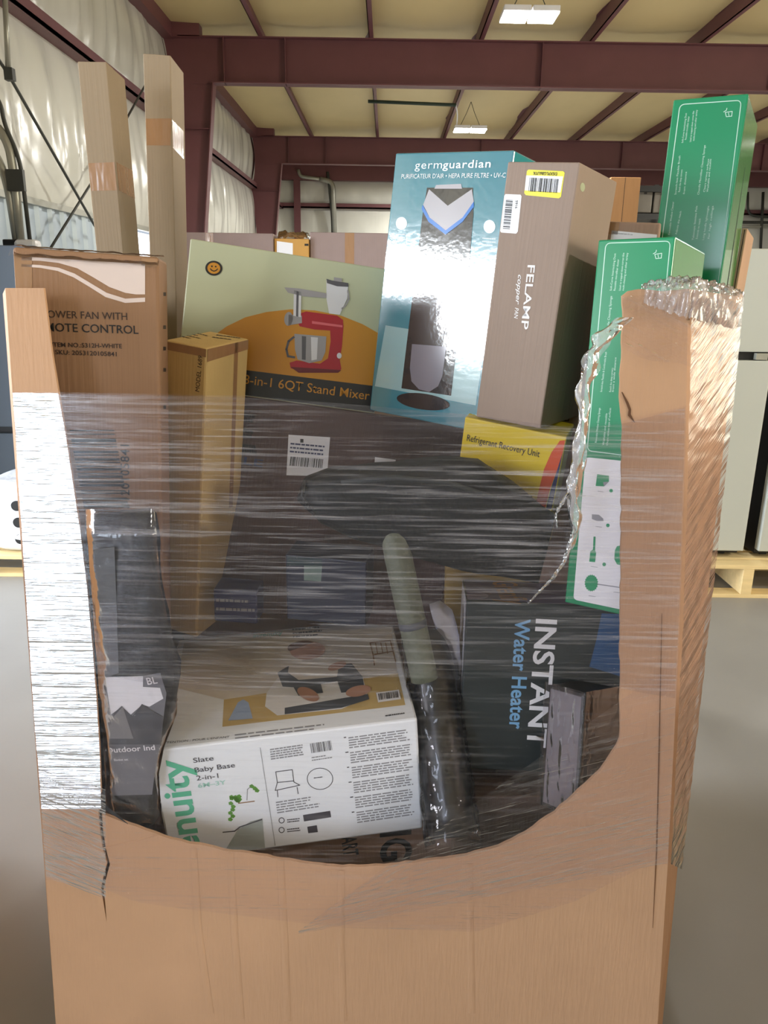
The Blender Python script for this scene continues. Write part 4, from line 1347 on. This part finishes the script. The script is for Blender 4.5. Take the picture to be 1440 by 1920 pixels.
od = empty('outdoor_bundle', at(245, 1535, 1.405))
tag(od, 'black bundle in clear plastic with mountain label reading Outdoor', 'bundle')
bpy.context.view_layer.update()
OD = [(166, 972), (180, 963), (270, 961), (284, 968), (292, 1020), (298, 1100), (316, 1180), (333, 1250), (326, 1340), (302, 1400), (292, 1450), (298, 1530), (280, 1542), (215, 1542), (202, 1530), (196, 1400), (180, 1200), (170, 1060)]
puffy('bundle_body', OD, 1.405, .075, M_fab, od, p=.3, seed=4)
M_gfab = mat('grey_fabric', (92, 94, 100), rough=.7, var=.25, nscale=20, bump=.4, bscale=(30, 30, 60))


def odp(name, pts, mt_, off=0):
    P = [at(u, v, 1.352 - off) for u, v in pts]
    return under(slab(name, P, Vector((0, .0006, 0)), mt_), od)


odp('grey_side_fabric', [(176, 1030), (214, 1026), (218, 1120), (222, 1262), (198, 1270), (186, 1150)], M_gfab)
odp('paper_label', [(197, 1269), (268, 1268), (300, 1262), (312, 1300), (300, 1400), (290, 1450), (285, 1490), (204, 1492), (202, 1400)], mat('grey_label_print', (112, 112, 118), rough=.4), .001)
odp('label_sky', [(197, 1270), (268, 1268), (268, 1288), (300, 1290), (306, 1310), (280, 1325), (267, 1321), (245, 1340), (228, 1325), (208, 1340)], M_label, .002)
odp('mountain_print', [(208, 1342), (228, 1324), (248, 1344), (266, 1320), (284, 1332), (306, 1345), (300, 1396), (202, 1396)], mat('mountain_grey', (66, 66, 72), rough=.5), .003)
odp('mountain_print', [(196, 1385), (212, 1345), (230, 1325), (250, 1385)], mat('mountain_pale', (120, 118, 120), rough=.5), .0036)


def flat_text(body, a, b, Y, hpx, mt_, root, bold=0):
    A, B = at(*a, Y), at(*b, Y)
    L = (B - A).length
    k = L / (Vector(b) - Vector(a)).length
    cu = bpy.data.curves.new('t', 'FONT')
    cu.body = body
    cu.offset = bold
    cu.resolution_u = 3
    ob = bpy.data.objects.new('t', cu)
    me = bpy.data.meshes.new_from_object(ob)
    bpy.data.objects.remove(ob)
    xs = [v.co.x for v in me.vertices]
    x0, x1 = min(xs), max(xs)
    e1 = (B - A) / L
    e2 = Vector((-e1.z, 0, e1.x))
    for v in me.vertices:
        v.co = A + e1 * ((v.co.x - x0) * L / (x1 - x0)) + e2 * (v.co.y * hpx * k / .7)
    me.materials.append(mt_)
    o = bpy.data.objects.new('lettering', me)
    COL.objects.link(o)
    return under(o, root)


flat_text('Outdoor Ind', (199, 1412), (291, 1406), 1.346, 11, M_white, od, .01)
flat_text('BL', (277, 1284), (296, 1281), 1.346, 14, M_white, od, .01)
flat_text('Blanket set', (214, 1427), (240, 1426), 1.346, 5, M_white, od)


def odwrap(a, b):
    v = 955 + b * 590
    l, r_ = lerp_path([(160, 955), (168, 1060), (178, 1200), (194, 1400), (200, 1545)], v, 1), lerp_path([(290, 955), (296, 1040), (302, 1100), (320, 1180), (338, 1250), (331, 1340), (308, 1400), (298, 1450), (304, 1545)], v, 1)
    q = at(l + (r_ - l) * a, v, 1.3 + .0)
    edge = abs(a - .5) * 2
    Y = 1.340 + .012 * edge ** 6 + (.02 * (1 - b * 12) if b < .083 else 0)
    q = at(l + (r_ - l) * a, v, Y)
    n = noise.noise(q * 26 + Vector((3, 0, 0)))
    return q + Vector((0, .003 * n, .002 * n))


under(grid('plastic_wrap', odwrap, 40, 120, M_wrap), od)

# pale pole and dark roll in a clear sleeve
pl = empty('foam_pole', at(800, 1290, 1.44))
tag(pl, 'pale grey-green rounded foam pole rising from the middle of the box', 'pole')
bpy.context.view_layer.update()
a, b = at(735, 990, 1.52), at(802, 1300, 1.46)
d = (b - a)
pts = [a - d.normalized() * (.026 - .026 * math.cos(t)) + d.normalized() * 0 for t in ()]
pr = [(0, .004), (.004, .014), (.012, .022), (.026, .027), (.06, .029)] + [(.06 + k * .03, .029) for k in range(1, int((d.length - .06) / .03))]
under(tube('foam_body', [a + d.normalized() * t for t, _ in pr], [r_ for _, r_ in pr], mat('grey_green_foam', (104, 108, 92), rough=.6, bump=.2), None, 18), pl)
under(tube('band', [a + d.normalized() * .2, a + d.normalized() * .215], .030, M_gfab, None, 18), pl)

rl = empty('sleeved_roll', at(840, 1600, 1.39))
tag(rl, 'dark rolled mat in a glossy clear plastic sleeve leaning to the lower edge', 'roll')
bpy.context.view_layer.update()
a, b = at(800, 1185, 1.62), at(848, 1560, 1.40)
d = (b - a).normalized()
M_roll = mat('dark_mat', (22, 26, 30), rough=.3, var=.2, spec=.6)
under(tube('rolled_mat', [a + (b - a) * k / 10 for k in range(11)], .052, M_roll, None, 28), rl)
# coiled end
ax = d.orthogonal().normalized()
bx_ = d.cross(ax)
sp = [b + d * .002 + (ax * math.cos(t) + bx_ * math.sin(t)) * (.006 + .0022 * t) for t in [k * .3 for k in range(66)]]
under(tube('coil', sp, .003, M_fab, None, 5), rl)


def sleeve(s_, t_):
    ang = 2 * math.pi * s_
    c = a + (b - a) * (t_ * 1.06)
    flare = 1.06 + .25 * max(0, (t_ - .72) / .28) ** 1.5 * max(0, math.cos(ang - 2.6 + math.pi))
    r_ = .056 * flare
    p_ = c + (ax * math.cos(ang) + bx_ * math.sin(ang)) * r_
    return p_ + (ax * math.cos(ang) + bx_ * math.sin(ang)) * .006 * noise.noise(Vector((ang * 3, t_ * 14, 2)))


under(grid('clear_sleeve', sleeve, 48, 80, film('sleeve_film', .01, .12, (30, 30, 12), bump=.4, rough=.06)), rl)
M_pb = mat('white_poly_bag', (196, 196, 210), rough=.3, var=.1, bump=.5, bscale=(30, 30, 30))
pb = puffy('poly_bag', [(806, 1135), (825, 1130), (846, 1150), (858, 1190), (866, 1250), (858, 1275), (838, 1262), (820, 1200)], 1.60, .05, M_pb, None, seed=8)
tag(pb, 'small white poly bag between the foam pole and water heater box', 'bag')
bpy.context.view_layer.update()

# ================================================================== stretch film
sf = tag(empty('stretch_film', (0, 1.3, .5)), 'clear stretch film wrapped around the box with horizontal stretch lines', 'stretch film')
bpy.context.view_layer.update()
M_film = film('stretch_film_level', .006, .15, (5, 4, 150), bump=.4, rough=.14, ior=1.28, lo=.52, hi=.8, clear=.97)
M_film2 = film('stretch_film_overlap', .015, .5, (5, 4, 175), bump=.5, rough=.14, ior=1.34, lo=.5, hi=.78, clear=.9)
M_filmd = film('stretch_film_sloped', .004, .14, (4, 4, 130), tint=(240, 238, 238), rot=(0, R(16), 0), bump=.5, rough=.16)
M_filmd2 = film('stretch_film_left', .0, .5, (5, 4, 120), tint=(246, 246, 250), rot=(0, R(-24), 0), bump=.8, rough=.16, ior=1.45)
M_films = film('stretch_film_steep', .0, .3, (6, 6, 110), rot=(0, R(48), 0), bump=.5, rough=.16, ior=1.16, lo=.5)
M_crump = film('crumpled_film', .22, .45, (40, 40, 26), bump=.6, rough=.1, tint=(240, 240, 244), ior=1.45)
VT = [(10, 735), (80, 735), (460, 742), (860, 775), (1065, 800), (1165, 790), (1290, 760)]
VB = [(85, 1650), (190, 1690), (300, 1705), (640, 1740), (900, 1748), (1100, 1690), (1250, 1620)]


def wrinkle(q, k=1):
    return .0012 * k * noise.noise(Vector((q.x * 2, 3, q.z * 90))) + .002 * k * noise.noise(Vector((q.x * 3, 1, q.z * 9)))


def film_front(a, b):
    u0 = 10 + a * 1280
    v = lerp_path(VT, u0) + (lerp_path(VB, u0) - lerp_path(VT, u0)) * b
    l, r_ = lerp_path(LEFT, v, 1) - 1, lerp_path(RIGHT, v, 1) + 1
    q = fp(l + (r_ - l) * a, v, .008)
    return q + Vector((0, wrinkle(q), 0))


under(grid('front_layer', film_front, 60, 220, M_film), sf)


def film_over(a, b):
    u0 = 10 + a * 1280
    v0 = lerp_path(VT, u0) + 4
    v1 = 1262 + 26 * math.sin(a * 7) + 30 * a
    v = v0 + (v1 - v0) * b
    l, r_ = lerp_path([(110, 735), (136, 900), (163, 1100), (180, 1300)], v, 1) - 4, lerp_path(RIGHT, v, 1) - 2
    q = fp(l + (r_ - l) * a, v, .0105)
    return q + Vector((0, wrinkle(q), 0))


under(grid('overlap_layer', film_over, 60, 160, M_film2), sf)


def film_right(a, b):
    v0, v1 = 1745 - 505 * a, 1750 - 132 * a
    v = v0 + (v1 - v0) * b
    r_ = lerp_path(RIGHT, v, 1)
    u = 560 + a * (r_ - 560)
    q = fp(u, v, .013)
    return q + Vector((0, wrinkle(q), 0))


under(grid('sloped_layer', film_right, 40, 80, M_filmd), sf)


def film_lpost(a, b):
    v = 737 + b * 780
    l, r_ = lerp_path(LEFT, v, 1), lerp_path([(102, 700), (120, 800), (136, 900), (151, 1000), (163, 1100), (172, 1200), (180, 1300), (186, 1400), (189, 1488), (190, 1540)], v, 1)
    q = fp(l + (r_ - l) * a, v, .0115)
    return q + Vector((0, wrinkle(q), 0))


under(grid('post_layer', film_lpost, 12, 160, film('stretch_film_tight', .01, .25, (5, 4, 150), bump=.8, rough=.22, ior=2.7)), sf)


def film_left(a, b):
    v = 1440 + 40 * a + b * 205
    l = lerp_path(LEFT, v, 1)
    q = fp(l + a * (198 - l), v, .012)
    return q + Vector((0, wrinkle(q), 0))


under(grid('sloped_layer', film_left, 16, 80, M_filmd2), sf)


def film_corner(a, b):
    v = 556 + b * 1060
    q0, q1 = fp(lerp_path(RIGHT, v, 1), v, .008), at(lerp_path(OUTR, v, 1) + 2, v + 10, 1.495 - .2 * (v - 556) / 1364)
    q = q0 + (q1 - q0) * a
    return q + Vector((.004, -.006, 0)) + Vector((.0015, -.0015, 0)) * noise.noise(Vector((a * 5 + b * 30, b * 50, 2)))


under(grid('corner_layer', film_corner, 24, 160, M_films), sf)


def film_post(a, b):
    u = 1166 + a * 126
    v0, v1 = 556 - 10 * a, 650 + 45 * a + 8 * math.sin(a * 5)
    v = v0 + (v1 - v0) * b
    q = fp(u, v, .007)
    return q + Vector((0, -.002 - .004 * abs(noise.noise(Vector((a * 6, b * 14 + a * 6, 9)))), 0))


under(grid('post_layer', film_post, 40, 50, film('stretch_film_post', .0, .5, (6, 6, 90), rot=(0, R(-24), 0), bump=.8, rough=.14, ior=1.6)), sf)


def film_cap(a, b):
    # along the top edge of post and corner, rolled over the board edge
    if a < .55:
        u = 1200 + (a / .55) * 90
        base = fp(u, 545, 0)
    else:
        k = (a - .55) / .45
        base = fp(1290, 543, 0).lerp(at(1386, 560, 1.495), k)
    ang = -.6 + b * 3.6
    r_ = .010 + .012 * math.sin(a * math.pi) * .8 + .008 * noise.noise(Vector((a * 18, b * 6, 1)))
    q = base + Vector((.004, -math.cos(ang) * r_, math.sin(ang) * r_ + .002))
    if b < .3:
        q.z -= (.3 - b) * .12 * (.5 + a)
        q.y -= .004
    n = noise.noise(Vector((a * 40, b * 14, 5)))
    return q + Vector((.004 * n, .004 * n, .005 * n))


under(grid('crumpled_cap', film_cap, 120, 30, M_crump), sf)


# torn strand of film hanging at the opening
def strand(pts, wpx, seed, nz=1.0):
    n = 90
    path = []
    for k in range(n + 1):
        q = k / n * (len(pts) - 1)
        i = min(int(q), len(pts) - 2)
        f_ = q - i
        path.append(tuple(pts[i][j] + (pts[i + 1][j] - pts[i][j]) * f_ for j in range(2)))

    def fn(a, b):
        u, v = path[int(round(b * n))]
        ww = lerp_path(wpx, b)
        ph = a * 2 * math.pi
        du = math.cos(ph) * ww * (.55 + .5 * noise.noise(Vector((a * 5, b * 11, seed))))
        Y = 1.385 + .010 * math.sin(ph) + .008 * noise.noise(Vector((a * 7, b * 24, seed + 3)))
        return at(u + du + 5 * nz * noise.noise(Vector((b * 14, seed, a * 3))), v, Y - .03)
    return under(grid('torn_strand', fn, 24, n, M_crump), sf)


strand([(1172, 595), (1140, 622), (1112, 660), (1096, 720), (1091, 800), (1082, 870), (1074, 930), (1080, 990), (1070, 1030)], [(0, 30), (.2, 30), (.5, 18), (.75, 24), (1, 6)], 1)
strand([(1074, 1000), (1060, 1050), (1035, 1085), (1010, 1110), (990, 1132)], [(0, 6), (.5, 8), (1, 3)], 7, .4)
strand([(1076, 905), (1052, 945), (1042, 965), (1044, 990)], [(0, 8), (.6, 5), (1, 2)], 11, .4)
